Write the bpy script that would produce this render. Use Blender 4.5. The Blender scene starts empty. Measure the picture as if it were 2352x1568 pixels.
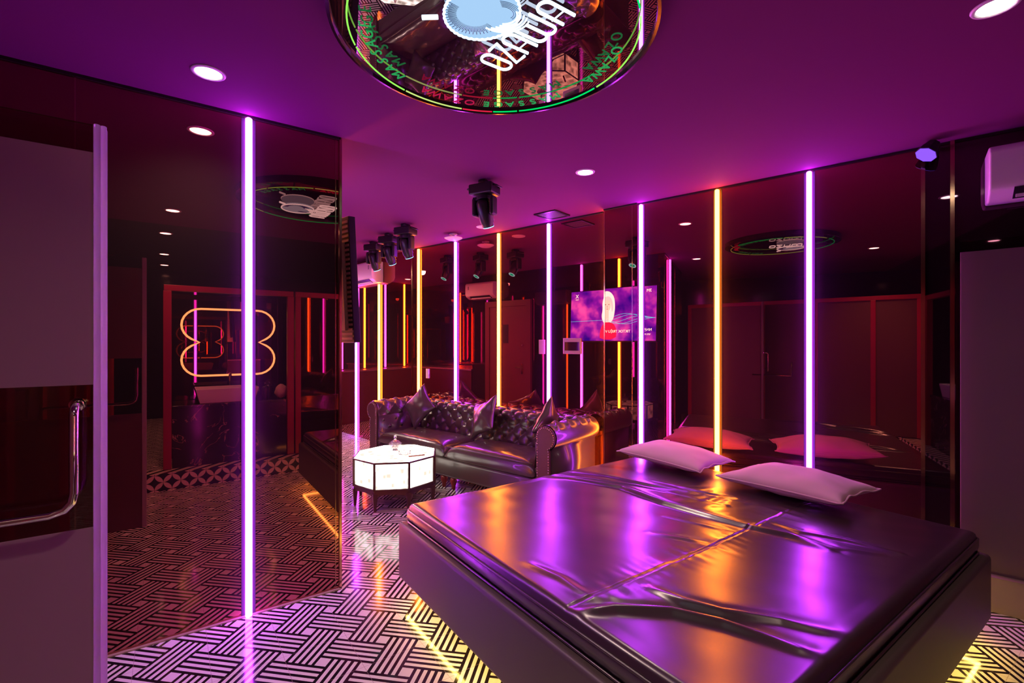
import bpy, bmesh, math, random
from mathutils import Vector, Matrix, noise
random.seed(7)
PI = math.pi
C = bpy.context.scene.collection
scene = bpy.context.scene

# ------------------------------------------------------------------ camera, world, exposure
HC = 2.70                      # ceiling height
cam_d = bpy.data.cameras.new('camera')
cam_d.sensor_width = 36.0
cam_d.lens = 1096.0 / 2352.0 * 36.0
cam_d.clip_start = 0.02
cam = bpy.data.objects.new('camera', cam_d); C.objects.link(cam)
cam.location = (0, 0, 1.48)
YAW = math.atan(1539 / 1096.0)             # angle from +X to the view direction
cam.rotation_euler = (PI / 2, 0, YAW - PI / 2)
scene.camera = cam
w = bpy.data.worlds.new('world'); scene.world = w; w.use_nodes = True
w.node_tree.nodes['Background'].inputs[0].default_value = (0.02, 0.01, 0.03, 1)
w.node_tree.nodes['Background'].inputs[1].default_value = 0.2
vs = scene.view_settings
vs.view_transform = 'Standard'; vs.look = 'None'; vs.gamma = 1.0; vs.use_curve_mapping = False
vs.exposure = 0.0
scene.cycles.max_bounces = 10
scene.cycles.glossy_bounces = 7
scene.cycles.diffuse_bounces = 3
scene.cycles.transmission_bounces = 8
scene.cycles.transparent_max_bounces = 12
scene.cycles.sample_clamp_indirect = 12.0
scene.cycles.caustics_reflective = True
scene.cycles.blur_glossy = 0.5

# light powers
K_PURPLE, K_ORANGE, K_YELLOW, K_TABLE, P_SPOT = 54.0, 52.0, 34.0, 5.0, 44.0
PURPLE = (0.54, 0.040, 1.0)
ORANGE = (1.0, 0.20, 0.014)

# ------------------------------------------------------------------ materials
MATS = {}
def mat(name, color=(0.5, 0.5, 0.5), rough=0.5, metal=0.0, spec=0.5, coat=0.0, emit=None, es=1.0, bump=None):
    if name in MATS: return MATS[name]
    m = bpy.data.materials.new(name); m.use_nodes = True
    nt = m.node_tree; p = nt.nodes['Principled BSDF']
    p.inputs['Base Color'].default_value = (*color, 1)
    p.inputs['Roughness'].default_value = rough
    p.inputs['Metallic'].default_value = metal
    p.inputs['Specular IOR Level'].default_value = spec
    p.inputs['Coat Weight'].default_value = coat
    if emit:
        p.inputs['Emission Color'].default_value = (*emit, 1)
        p.inputs['Emission Strength'].default_value = es
    if bump:
        tc = nt.nodes.new('ShaderNodeTexCoord'); n = nt.nodes.new('ShaderNodeTexNoise')
        n.inputs['Scale'].default_value = bump[0]; n.inputs['Detail'].default_value = 4
        b = nt.nodes.new('ShaderNodeBump'); b.inputs['Strength'].default_value = bump[1]; b.inputs['Distance'].default_value = bump[2]
        nt.links.new(tc.outputs['Object'], n.inputs['Vector']); nt.links.new(n.outputs['Fac'], b.inputs['Height'])
        nt.links.new(b.outputs['Normal'], p.inputs['Normal'])
    MATS[name] = m
    return m

def emission(name, color, s):
    if name in MATS: return MATS[name]
    m = bpy.data.materials.new(name); m.use_nodes = True
    nt = m.node_tree; nt.nodes.remove(nt.nodes['Principled BSDF'])
    e = nt.nodes.new('ShaderNodeEmission'); e.inputs[0].default_value = (*color, 1); e.inputs[1].default_value = s
    nt.links.new(e.outputs[0], nt.nodes['Material Output'].inputs[0])
    MATS[name] = m
    return m

class NT:
    """tiny helper to write maths in nodes"""
    def __init__(s, m): s.nt = m.node_tree
    def m(s, op, a, b=None, c=None):
        n = s.nt.nodes.new('ShaderNodeMath'); n.operation = op
        for i, v in enumerate((a, b, c)):
            if v is None: continue
            if isinstance(v, (int, float)): n.inputs[i].default_value = v
            else: s.nt.links.new(v, n.inputs[i])
        return n.outputs[0]

def pos_xyz(nt):
    tc = nt.nodes.new('ShaderNodeTexCoord'); sp = nt.nodes.new('ShaderNodeSeparateXYZ')
    nt.links.new(tc.outputs['Object'], sp.inputs[0]); return sp.outputs, tc

def mat_floor():
    m = mat('woven_stripe_floor_tile', rough=0.10, spec=0.6)
    nt = m.node_tree; h = NT(m); p = nt.nodes['Principled BSDF']
    (x, y, z), tc = pos_xyz(nt)
    P_, wr, b, w_ = 0.2019, 0.1475, 0.0155, 0.0175
    pp = h.m('MULTIPLY', h.m('ADD', x, y), 0.70711); qq = h.m('MULTIPLY', h.m('SUBTRACT', y, x), 0.70711)
    a = h.m('DIVIDE', h.m('SUBTRACT', pp, 2.056), P_); c = h.m('DIVIDE', h.m('SUBTRACT', qq, 1.4555), P_)
    fi, fj = h.m('FLOOR', a), h.m('FLOOR', c)
    u = h.m('MULTIPLY', h.m('SUBTRACT', a, fi), P_); v = h.m('MULTIPLY', h.m('SUBTRACT', c, fj), P_)
    inA, inB = h.m('LESS_THAN', u, wr), h.m('LESS_THAN', v, wr)
    odd = h.m('GREATER_THAN', h.m('FLOORED_MODULO', h.m('ADD', fi, fj), 2.0), 0.5)
    sA = h.m('GREATER_THAN', h.m('FLOORED_MODULO', u, b + w_), b)     # 1 = white line
    sB = h.m('GREATER_THAN', h.m('FLOORED_MODULO', v, b + w_), b)
    both = h.m('MULTIPLY', inA, inB)
    useA = h.m('MULTIPLY', inA, h.m('SUBTRACT', 1.0, h.m('MULTIPLY', inB, odd)))
    useB = h.m('MULTIPLY', inB, h.m('SUBTRACT', 1.0, useA))
    none = h.m('SUBTRACT', h.m('SUBTRACT', 1.0, useA), useB)
    white = h.m('ADD', h.m('ADD', h.m('MULTIPLY', useA, sA), h.m('MULTIPLY', useB, sB)), none)
    tile = 0.2855
    gx = h.m('PINGPONG', h.m('SUBTRACT', x, 0.141), tile / 2); gy = h.m('PINGPONG', h.m('SUBTRACT', y, 2.73), tile / 2)
    grout = h.m('MAXIMUM', h.m('LESS_THAN', gx, 0.0011), h.m('LESS_THAN', gy, 0.0011))
    mix = nt.nodes.new('ShaderNodeMix'); mix.data_type = 'RGBA'
    mix.inputs['A'].default_value = (0.012, 0.008, 0.012, 1); mix.inputs['B'].default_value = (0.70, 0.66, 0.64, 1)
    nt.links.new(white, mix.inputs['Factor'])
    mix2 = nt.nodes.new('ShaderNodeMix'); mix2.data_type = 'RGBA'
    nt.links.new(h.m('MULTIPLY', grout, 0.6), mix2.inputs['Factor']); nt.links.new(mix.outputs['Result'], mix2.inputs['A'])
    mix2.inputs['B'].default_value = (0.25, 0.18, 0.17, 1)
    nt.links.new(mix2.outputs['Result'], p.inputs['Base Color'])
    n = nt.nodes.new('ShaderNodeTexNoise'); n.inputs['Scale'].default_value = 9
    r = h.m('MULTIPLY_ADD', n.outputs['Fac'], 0.10, 0.05)
    nt.links.new(tc.outputs['Object'], n.inputs['Vector']); nt.links.new(r, p.inputs['Roughness'])
    return m

def mat_petal():
    m = mat('petal_pattern_tile', rough=0.25)
    nt = m.node_tree; h = NT(m); p = nt.nodes['Principled BSDF']
    (x, y, z), tc = pos_xyz(nt)
    L = 0.101
    xx = h.m('ADD', x, h.m('MULTIPLY', y, 1.0))
    z2 = h.m('ADD', z, -0.085 + 0.0)
    a = h.m('DIVIDE', h.m('MULTIPLY', h.m('ADD', h.m('SUBTRACT', xx, 0.0714), z2), 0.70711), L)
    b = h.m('DIVIDE', h.m('MULTIPLY', h.m('SUBTRACT', z2, h.m('SUBTRACT', xx, 0.0714)), 0.70711), L)
    u = h.m('ABSOLUTE', h.m('SUBTRACT', h.m('FRACT', a), 0.5)); v = h.m('ABSOLUTE', h.m('SUBTRACT', h.m('FRACT', b), 0.5))
    d1 = h.m('ADD', h.m('POWER', h.m('SUBTRACT', 1.0, u), 2.0), h.m('POWER', v, 2.0))
    d2 = h.m('ADD', h.m('POWER', h.m('SUBTRACT', 1.0, v), 2.0), h.m('POWER', u, 2.0))
    petal = h.m('LESS_THAN', h.m('MINIMUM', d1, d2), 0.485)
    mix = nt.nodes.new('ShaderNodeMix'); mix.data_type = 'RGBA'
    mix.inputs['A'].default_value = (0.012, 0.01, 0.012, 1); mix.inputs['B'].default_value = (0.72, 0.62, 0.52, 1)
    nt.links.new(petal, mix.inputs['Factor']); nt.links.new(mix.outputs['Result'], p.inputs['Base Color'])
    return m

def mat_marble():
    m = mat('dark_veined_marble', (0.03, 0.02, 0.022), rough=0.12)
    nt = m.node_tree; h = NT(m); p = nt.nodes['Principled BSDF']
    (x, y, z), tc = pos_xyz(nt)
    n = nt.nodes.new('ShaderNodeTexNoise'); n.inputs['Scale'].default_value = 2.6; n.inputs['Detail'].default_value = 5; n.inputs['Distortion'].default_value = 1.6
    nt.links.new(tc.outputs['Object'], n.inputs['Vector'])
    ridge = h.m('LESS_THAN', h.m('ABSOLUTE', h.m('SUBTRACT', n.outputs['Fac'], 0.5)), 0.006)
    n2 = nt.nodes.new('ShaderNodeTexNoise'); n2.inputs['Scale'].default_value = 5
    nt.links.new(tc.outputs['Object'], n2.inputs['Vector'])
    f = h.m('MULTIPLY', ridge, h.m('GREATER_THAN', n2.outputs['Fac'], 0.5))
    mix = nt.nodes.new('ShaderNodeMix'); mix.data_type = 'RGBA'
    mix.inputs['A'].default_value = (0.02, 0.013, 0.015, 1); mix.inputs['B'].default_value = (0.35, 0.25, 0.18, 1)
    nt.links.new(f, mix.inputs['Factor']); nt.links.new(mix.outputs['Result'], p.inputs['Base Color'])
    return m

def mat_mirror(name, tint, rough=0.0):
    m = bpy.data.materials.new(name); m.use_nodes = True
    nt = m.node_tree; nt.nodes.remove(nt.nodes['Principled BSDF'])
    g = nt.nodes.new('ShaderNodeBsdfGlossy'); g.inputs['Color'].default_value = (*tint, 1); g.inputs['Roughness'].default_value = rough
    d = nt.nodes.new('ShaderNodeBsdfDiffuse'); d.inputs['Color'].default_value = (0.012, 0.006, 0.008, 1)
    a = nt.nodes.new('ShaderNodeAddShader')
    nt.links.new(g.outputs[0], a.inputs[0]); nt.links.new(d.outputs[0], a.inputs[1])
    nt.links.new(a.outputs[0], nt.nodes['Material Output'].inputs[0])
    MATS[name] = m
    return m

def mat_glass(name, tint=(0.8, 0.7, 0.72), refl=0.07):
    m = bpy.data.materials.new(name); m.use_nodes = True
    nt = m.node_tree; nt.nodes.remove(nt.nodes['Principled BSDF'])
    t = nt.nodes.new('ShaderNodeBsdfTransparent'); t.inputs[0].default_value = (*tint, 1)
    g = nt.nodes.new('ShaderNodeBsdfGlossy'); g.inputs['Roughness'].default_value = 0.02
    fr = nt.nodes.new('ShaderNodeFresnel'); fr.inputs[0].default_value = 1.45
    mx = nt.nodes.new('ShaderNodeMixShader')
    nt.links.new(fr.outputs[0], mx.inputs[0]); nt.links.new(t.outputs[0], mx.inputs[1]); nt.links.new(g.outputs[0], mx.inputs[2])
    nt.links.new(mx.outputs[0], nt.nodes['Material Output'].inputs[0])
    MATS[name] = m
    return m

def mat_frost():
    m = bpy.data.materials.new('frosted_film_glass'); m.use_nodes = True
    nt = m.node_tree; nt.nodes.remove(nt.nodes['Principled BSDF'])
    d = nt.nodes.new('ShaderNodeBsdfDiffuse'); d.inputs[0].default_value = (0.24, 0.18, 0.20, 1)
    t = nt.nodes.new('ShaderNodeBsdfTranslucent'); t.inputs[0].default_value = (0.85, 0.62, 0.66, 1)
    g = nt.nodes.new('ShaderNodeBsdfGlossy'); g.inputs['Roughness'].default_value = 0.35
    m1 = nt.nodes.new('ShaderNodeMixShader'); m1.inputs[0].default_value = 0.5
    m2 = nt.nodes.new('ShaderNodeMixShader'); m2.inputs[0].default_value = 0.05
    nt.links.new(d.outputs[0], m1.inputs[1]); nt.links.new(t.outputs[0], m1.inputs[2])
    nt.links.new(m1.outputs[0], m2.inputs[1]); nt.links.new(g.outputs[0], m2.inputs[2])
    nt.links.new(m2.outputs[0], nt.nodes['Material Output'].inputs[0])
    MATS['frost'] = m
    return m

def mat_lantern():
    """backlit onyx-print panel: pale squares and bright bands"""
    m = bpy.data.materials.new('backlit_lantern_panel'); m.use_nodes = True
    nt = m.node_tree; nt.nodes.remove(nt.nodes['Principled BSDF']); h = NT(m)
    tc = nt.nodes.new('ShaderNodeTexCoord')
    v = nt.nodes.new('ShaderNodeTexVoronoi'); v.distance = 'CHEBYCHEV'; v.inputs['Scale'].default_value = 13
    nt.links.new(tc.outputs['Object'], v.inputs['Vector'])
    n = nt.nodes.new('ShaderNodeTexNoise'); n.inputs['Scale'].default_value = 6
    nt.links.new(tc.outputs['Object'], n.inputs['Vector'])
    r = nt.nodes.new('ShaderNodeValToRGB')
    r.color_ramp.elements[0].position = 0.30; r.color_ramp.elements[0].color = (0.20, 0.168, 0.135, 1)
    r.color_ramp.elements[1].position = 0.85; r.color_ramp.elements[1].color = (1.0, 0.90, 0.80, 1)
    nt.links.new(h.m('ADD', v.outputs['Distance'], h.m('MULTIPLY', n.outputs['Fac'], 0.3)), r.inputs[0])
    e = nt.nodes.new('ShaderNodeEmission'); nt.links.new(r.outputs[0], e.inputs[0]); e.inputs[1].default_value = K_TABLE
    nt.links.new(e.outputs[0], nt.nodes['Material Output'].inputs[0])
    MATS['lantern'] = m
    return m

M_FLOOR, M_PETAL, M_MARBLE, M_FROST, M_LANTERN = mat_floor(), mat_petal(), mat_marble(), mat_frost(), mat_lantern()
M_MIRROR = mat_mirror('bronze_tinted_mirror', (0.36, 0.125, 0.10))
M_DARKMIRROR = mat_mirror('black_glass_panel', (0.10, 0.055, 0.075), 0.02)
M_CLEARMIRROR = mat_mirror('plain_mirror', (0.62, 0.5, 0.5))
M_GLASS = mat_glass('clear_glass', (0.78, 0.62, 0.66))
M_CEIL = mat('matt_ceiling_paint', (0.175, 0.028, 0.135), 0.85, spec=0.1)
M_DARKWALL = mat('dark_red_padded_wall', (0.10, 0.012, 0.02), 0.35)
M_BLACKTILE = mat('black_gloss_tile', (0.008, 0.006, 0.010), 0.12)
M_RED = mat('red_lacquered_frame', (0.30, 0.012, 0.03), 0.35)
M_GOLD = mat('gold_edge_trim', (0.55, 0.33, 0.2), 0.15, metal=1)
M_CHROME = mat('chrome', (0.75, 0.72, 0.72), 0.06, metal=1)
M_BLACK = mat('black_plastic', (0.012, 0.012, 0.014), 0.35)
M_LEATHER = mat('bed_leather', (0.028, 0.017, 0.018), 0.28, spec=0.9, coat=0.75, bump=(200, 0.04, 0.0006))
MATS['bed_leather'].node_tree.nodes['Principled BSDF'].inputs['Coat Roughness'].default_value = 0.235
M_BASE = mat('bed_base_leather', (0.075, 0.058, 0.048), 0.42, bump=(90, 0.1, 0.001))
M_SOFA = mat('sofa_leather', (0.060, 0.038, 0.036), 0.29, spec=0.6, coat=0.2, bump=(120, 0.15, 0.001))
M_PILLOW = mat('pillow_cotton', (0.56, 0.41, 0.40), 0.9, spec=0.1, bump=(400, 0.15, 0.0005))
M_WHITE = mat('white_plastic', (0.75, 0.72, 0.74), 0.3)
M_CERAMIC = mat('white_ceramic', (0.7, 0.62, 0.66), 0.12)
M_DOOR = mat('dark_red_door', (0.16, 0.03, 0.04), 0.4)
M_PURPLE = emission('purple_light_tube', PURPLE, K_PURPLE)
M_ORANGE = emission('orange_light_tube', ORANGE, K_ORANGE)
M_HALO_STRIP = mat('tube_halo_backing', (0.028, 0.028, 0.028), 0.7, spec=0.2)  # dull backing added to catch tube light as a halo
M_YELLOW = emission('yellow_light_strip', (1.0, 0.62, 0.12), K_YELLOW)
M_NEON = emission('cool_white_neon', (0.62, 0.85, 1.0), 2.2)
M_WARMNEON = emission('warm_neon_outline', (1.0, 0.70, 0.28), 4.5)
M_DOWN = emission('downlight_glow', (1.0, 0.88, 0.80), 28.0)

# ------------------------------------------------------------------ mesh helpers
class G:
    def __init__(s): s.v = []; s.f = []
    def add(s, vs_, fs):
        o = len(s.v); s.v += [tuple(p) for p in vs_]; s.f += [tuple(i + o for i in f) for f in fs]; return s
    def box(s, x0, x1, y0, y1, z0, z1):
        return s.add([(x0,y0,z0),(x1,y0,z0),(x1,y1,z0),(x0,y1,z0),(x0,y0,z1),(x1,y0,z1),(x1,y1,z1),(x0,y1,z1)],
                     [(0,3,2,1),(4,5,6,7),(0,1,5,4),(1,2,6,5),(2,3,7,6),(3,0,4,7)])
    def tube(s, path, r, n=12, closed=False, caps=True):
        P = [Vector(p) for p in path]; N = len(P); rings = []
        R_ = r if isinstance(r, (list, tuple)) else [r] * N
        up = None
        for i in range(N):
            if closed: t = P[(i + 1) % N] - P[i - 1]
            else: t = P[min(i + 1, N - 1)] - P[max(i - 1, 0)]
            t.normalize()
            if up is None:
                up = Vector((0, 0, 1)) if abs(t.z) < 0.9 else Vector((1, 0, 0))
            a = t.cross(up).normalized(); b = a.cross(t).normalized(); up = b
            rings.append([P[i] + a * math.cos(2*PI*k/n) * R_[i] + b * math.sin(2*PI*k/n) * R_[i] for k in range(n)])
        vs_ = [p for rg in rings for p in rg]; fs = []
        for i in range(N if closed else N - 1):
            j = (i + 1) % N
            for k in range(n):
                fs.append((i*n+k, i*n+(k+1) % n, j*n+(k+1) % n, j*n+k))
        if caps and not closed:
            fs.append(tuple(range(n))[::-1]); fs.append(tuple((N-1)*n+k for k in range(n)))
        return s.add(vs_, fs)
    def cyl(s, p0, p1, r0, r1=None, n=24):
        return s.tube([p0, p1], [r0, r0 if r1 is None else r1], n)
    def lathe(s, prof, c=(0, 0, 0), n=32):
        vs_ = []; fs = []
        for (r, z) in prof:
            for k in range(n): vs_.append((c[0] + r*math.cos(2*PI*k/n), c[1] + r*math.sin(2*PI*k/n), c[2] + z))
        for i in range(len(prof) - 1):
            for k in range(n): fs.append((i*n+k, i*n+(k+1) % n, (i+1)*n+(k+1) % n, (i+1)*n+k))
        if prof[0][0] > 1e-5: fs.append(tuple(range(n))[::-1])
        if prof[-1][0] > 1e-5: fs.append(tuple((len(prof)-1)*n+k for k in range(n)))
        return s.add(vs_, fs)
    def ball(s, c, r, n=16):
        rr = r if isinstance(r, (tuple, list)) else (r, r, r)
        vs_ = []; fs = []
        for i in range(n + 1):
            th = PI * i / n
            for k in range(2*n):
                ph = PI * k / n
                vs_.append((c[0]+rr[0]*math.sin(th)*math.cos(ph), c[1]+rr[1]*math.sin(th)*math.sin(ph), c[2]+rr[2]*math.cos(th)))
        for i in range(n):
            for k in range(2*n): fs.append((i*2*n+k, (i+1)*2*n+k, (i+1)*2*n+(k+1) % (2*n), i*2*n+(k+1) % (2*n)))
        return s.add(vs_, fs)
    def grid(s, fn, nu, nv):
        vs_ = [fn(i / nu, j / nv) for i in range(nu + 1) for j in range(nv + 1)]
        fs = [(i*(nv+1)+j, (i+1)*(nv+1)+j, (i+1)*(nv+1)+j+1, i*(nv+1)+j+1) for i in range(nu) for j in range(nv)]
        return s.add(vs_, fs)
    def prism(s, pts, z0, z1):
        n = len(pts)
        return s.add([(x, y, z0) for x, y in pts] + [(x, y, z1) for x, y in pts],
                     [tuple(range(n))[::-1], tuple(range(n, 2*n))] + [(i, (i+1) % n, n+(i+1) % n, n+i) for i in range(n)])
    def xform(s, M_):
        s.v = [tuple(M_ @ Vector(p)) for p in s.v]; return s

def link(name, g, m, parent=None, smooth=False, bevel=0, seg=2, loc=None, sub=0):
    me = bpy.data.meshes.new(name); me.from_pydata(g.v, [], g.f)
    bm = bmesh.new(); bm.from_mesh(me)
    bmesh.ops.remove_doubles(bm, verts=bm.verts, dist=1e-6)
    bmesh.ops.recalc_face_normals(bm, faces=bm.faces)
    bm.to_mesh(me); bm.free()
    me.materials.append(m)
    if smooth:
        for p in me.polygons: p.use_smooth = True
    o = bpy.data.objects.new(name, me); C.objects.link(o)
    if parent: o.parent = parent
    if loc: o.location = loc
    if bevel:
        b = o.modifiers.new('bevel', 'BEVEL'); b.width = bevel; b.segments = seg; b.limit_method = 'ANGLE'; b.angle_limit = math.radians(35)
        for p in me.polygons: p.use_smooth = True
        wn = o.modifiers.new('wn', 'WEIGHTED_NORMAL')
    if sub:
        sm = o.modifiers.new('sub', 'SUBSURF'); sm.levels = sub; sm.render_levels = sub
    return o

def thing(name, label, cat, loc=(0, 0, 0), rz=0.0, group=None):
    o = bpy.data.objects.new(name, None); C.objects.link(o)
    o.empty_display_size = 0.1
    o.location = loc; o.rotation_euler = (0, 0, rz); o['label'] = label; o['category'] = cat
    if group: o['group'] = group
    return o
def tag(o, label, cat, group=None):
    o['label'] = label; o['category'] = cat
    if group: o['group'] = group
    return o
def struct(name, g, m, loc=(0, 0, 0), rz=0, **k):
    o = link(name, g, m, **k); o.location = loc; o.rotation_euler = (0, 0, rz); o['kind'] = 'structure'; return o

# ------------------------------------------------------------------ wall frames: local x along the wall, local y into the room
RO = Vector((3.828, 0.9868)); RA = math.radians(104.45)         # right mirror wall
S_ = Vector((math.cos(RA), math.sin(RA))); N_ = Vector((-math.sin(RA), math.cos(RA)))
def RW(s, dist=0.0, z=0.0):
    p = RO + S_ * s + N_ * dist; return (p.x, p.y, z)
BO = Vector(RW(5.08, -0.03)[:2]); BA = math.atan2(0.988, -0.154)          # far stretch of the same wall, slightly turned
BS = Vector((math.cos(BA), math.sin(BA))); BN = Vector((-math.sin(BA), math.cos(BA)))
def BW(u, dist=0.0, z=0.0):
    p = BO + BS * u + BN * dist; return (p.x, p.y, z)
CO = Vector((0.82, 2.95)); CA = RA + PI                            # lounge's left wall, u runs away from the camera
def CW(u, dist=0.0, z=0.0):
    p = CO + S_ * u - N_ * dist; return (p.x, p.y, z)

# ------------------------------------------------------------------ SETTING
struct('floor', G().box(-3.2, 5.6, -4.4, 9.8, -0.1, 0.0), M_FLOOR)
struct('ceiling', G().box(-3.2, 5.6, -0.3, 9.8, HC, HC + 0.1), M_CEIL)
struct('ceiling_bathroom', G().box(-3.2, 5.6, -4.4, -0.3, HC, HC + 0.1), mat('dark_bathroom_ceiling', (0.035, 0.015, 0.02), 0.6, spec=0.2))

struct('wall_right', G().box(-0.04, 2.03, -0.08, 0, 0, HC), M_MIRROR, loc=(*RO, 0), rz=RA)
struct('wall_right_pier', G().box(1.86, 2.19, -0.001, 0.03, 0, HC).box(2.03, 2.19, -0.08, -0.001, 0, HC), M_MIRROR, loc=(*RO, 0), rz=RA)
struct('wall_right_lounge', G().box(2.19, 5.08, -0.11, -0.03, 0, HC), M_MIRROR, loc=(*RO, 0), rz=RA)
struct('wall_right_near', G().box(-5.4, -0.04, -0.08, 0, 0, HC), M_DARKMIRROR, loc=(*RO, 0), rz=RA)
struct('wall_right_far', G().box(0, 3.1, -0.08, 0, 0, HC), M_MIRROR, loc=(*BO, 0), rz=BA)
struct('wall_left', G().box(-1.30, 0.82, 2.93, 3.01, 0, HC), M_MIRROR)
e0 = Vector(BW(3.0)[:2]); e1 = Vector(CW(6.3, -0.45)[:2]); ea = math.atan2((e1 - e0).y, (e1 - e0).x); el = (e1 - e0).length
struct('wall_far', G().box(0, el, -0.08, 0, 0, HC), M_MIRROR, loc=(*e0, 0), rz=ea)
struct('wall_lounge_left', G().box(-3.75, -0.06, -0.08, 0, 0, HC), M_DARKMIRROR, loc=(*CO, 0), rz=CA)
struct('wall_lounge_alcove', G().box(-6.4, -3.75, -0.53, -0.45, 0, HC), M_MIRROR, loc=(*CO, 0), rz=CA)
struct('wall_back', G().box(-3.2, 5.6, -4.4, -4.3, 0, HC), M_BLACKTILE)
struct('wall_bathroom_left', G().box(-2.7, -2.6, -4.3, 4.0, 0, HC), M_BLACKTILE)
# raised deck rim in the lounge alcove
struct('trim_1', G().box(-6.25, -3.78, -0.45, 0.0, 0, 0.93), M_DARKWALL, loc=(*CO, 0), rz=CA, bevel=0.006)
struct('trim_2', G().box(0, el - 0.45, 0.0, 0.35, 0, 0.93), M_DARKWALL, loc=(*e0, 0), rz=ea, bevel=0.006)
tr = 3
def trim(g, m, loc=(0, 0, 0), rz=0, **k):
    global tr
    o = struct('trim_%d' % tr, g, m, loc, rz, **k); tr += 1; return o
trim(G().box(-6.27, -3.76, -0.44, 0.02, 0.93, 0.955), mat('glitter_ledge', (0.45, 0.25, 0.3), 0.15, metal=0.6, bump=(120, 0.8, 0.004)), loc=(*CO, 0), rz=CA)
trim(G().box(0.0, el - 0.45, 0.0, 0.37, 0.93, 0.955), MATS['glitter_ledge'], loc=(*e0, 0), rz=ea)
# mirror joints and edge trims
trim(G().box(0.814, 0.828, 2.918, 2.93, 0, HC), M_GOLD)
trim(G().box(-0.363, -0.357, 2.925, 2.932, 0, HC), M_GOLD)
trim(G().box(0.792, 0.796, 2.926, 2.932, 0, HC), M_GOLD)
trim(G().box(2.180, 2.1915, 0.022, 0.0325, 0, HC), M_GOLD, loc=(*RO, 0), rz=RA)
trim(G().box(1.905, 1.912, 0.02, 0.032, 0, HC), M_GOLD, loc=(*RO, 0), rz=RA)
trim(G().box(-0.055, -0.035, -0.02, 0.012, 0, HC), M_GOLD, loc=(*RO, 0), rz=RA)
trim(G().box(-0.19, -0.17, -0.02, 0.02, 0, HC), M_GOLD, loc=(*RO, 0), rz=RA)
trim(G().box(5.07, 5.09, -0.05, -0.022, 0, HC), M_GOLD, loc=(*RO, 0), rz=RA)
trim(G().box(4.955, 4.962, -0.05, -0.024, 0, HC), M_GOLD, loc=(*RO, 0), rz=RA)
trim(G().box(-1.3, 0.82, 2.912, 2.93, 0, 0.006), mat('pale_silicone_joint', (0.35, 0.25, 0.18), 0.5))
M_GROOVE = mat('ceiling_shadow_gap', (0.015, 0.008, 0.010), 0.5)
trim(G().box(-5.4, 1.86, 0.0, 0.012, HC - 0.014, HC), M_GROOVE, loc=(*RO, 0), rz=RA)
trim(G().box(1.86, 2.19, 0.03, 0.040, HC - 0.012, HC), M_GROOVE, loc=(*RO, 0), rz=RA)
trim(G().box(2.23, 5.08, -0.03, -0.018, HC - 0.014, HC), M_GROOVE, loc=(*RO, 0), rz=RA)
trim(G().box(-1.3, 0.82, 2.918, 2.93, HC - 0.014, HC), M_GROOVE)
# curbs (step up to the wet zone) with petal tiles
struct('wall_curb_back', G().box(-0.70, 4.0, -0.20, 0.0, 0, 0.17), M_PETAL)
struct('floor_bathroom', G().box(-2.6, 5.0, -4.3, -0.20, 0, 0.165), M_FLOOR)
WL = Vector((-0.47, 0.0))
struct('wall_curb_left', G().box(-0.3, 2.88, -0.0, 0.14, 0, 0.17), M_PETAL, loc=(WL.x - 0.03, 0, 0), rz=RA)
struct('wall_curb_right', G().box(-1.15, -0.20, 0.0, 0.26, 0, 0.19), mat('beige_stone_curb', (0.32, 0.25, 0.2), 0.35), loc=(*RO, 0), rz=RA)

# ------------------------------------------------------------------ LIGHT TUBES
def light_tube(loc, rz, kind, label, z0=0.004, z1=2.682, group='vertical light tubes on the mirror walls', r=0.0165, ch=0.034):
    t = thing('light_tube', label, 'light tube', (loc[0], loc[1], 0), rz, group)
    g = G().tube([(0, 0.016, z0), (0, 0.016, z1 - 0.006), (0, 0.016, z1)], [r, r, r * 0.6], 12)
    link('tube', g, M_PURPLE if kind == 'P' else M_ORANGE, t, smooth=True)
    link('halo_strip', G().box(-ch, ch, 0.0005, 0.003, z0, z1), M_HALO_STRIP, t)  # added flat strip, stands in for the glow around the tube
    return t
light_tube((0.336, 2.93), PI, 'P', 'purple light tube on the left mirror wall beside the glass door')
RT = [(0.566, 'P', 'purple light tube behind the right-hand bed pillow'),
      (1.191, 'O', 'orange light tube behind the bed, between two purple tubes'),
      (1.833, 'P', 'thick purple light tube behind the left-hand bed pillow'),
      (2.852, 'P', 'purple light tube behind the right end of the sofa beside the control panel'),
      (3.536, 'O', 'orange light tube behind the middle of the sofa'),
      (4.232, 'P', 'purple light tube behind the sofa under the white ceiling disc'),
      (4.930, 'O', 'orange light tube behind the left part of the sofa at the mirror corner')]
for s, k, lb in RT: light_tube(RW(s, -0.03 if s > 2.19 else 0.0), RA, k, lb, ch=0.034 if s != 1.833 else 0.026)
light_tube(RW(2.2015, -0.026), RA, 'O', 'orange light tube tucked behind the mirror pier at the right arm of the sofa', r=0.0095, ch=0.009)
light_tube(BW(0.851), BA, 'O', 'orange light tube below the far air conditioner', z1=2.31)
light_tube(BW(1.565), BA, 'P', 'purple light tube reaching the floor left of the sofa', z1=2.31)
light_tube(CW(0.62), CA, 'O', 'orange light tube behind the television')
light_tube(CW(1.33), CA, 'P', 'purple light tube between the television and the dark red door')
for i, (k, q, nm) in enumerate([('P', 0.45, 'nearest the far corner'), ('O', 0.95, 'second along the end wall'), ('P', 1.45, 'third along the end wall'), ('O', 1.95, 'fourth along the end wall')]):
    p = e0 + (e1 - e0).normalized() * q
    light_tube((p.x, p.y), ea, k, '%s light tube on the mirror above the lounge ledge, %s' % ('purple' if k == 'P' else 'orange', nm), z0=0.97)

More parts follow.
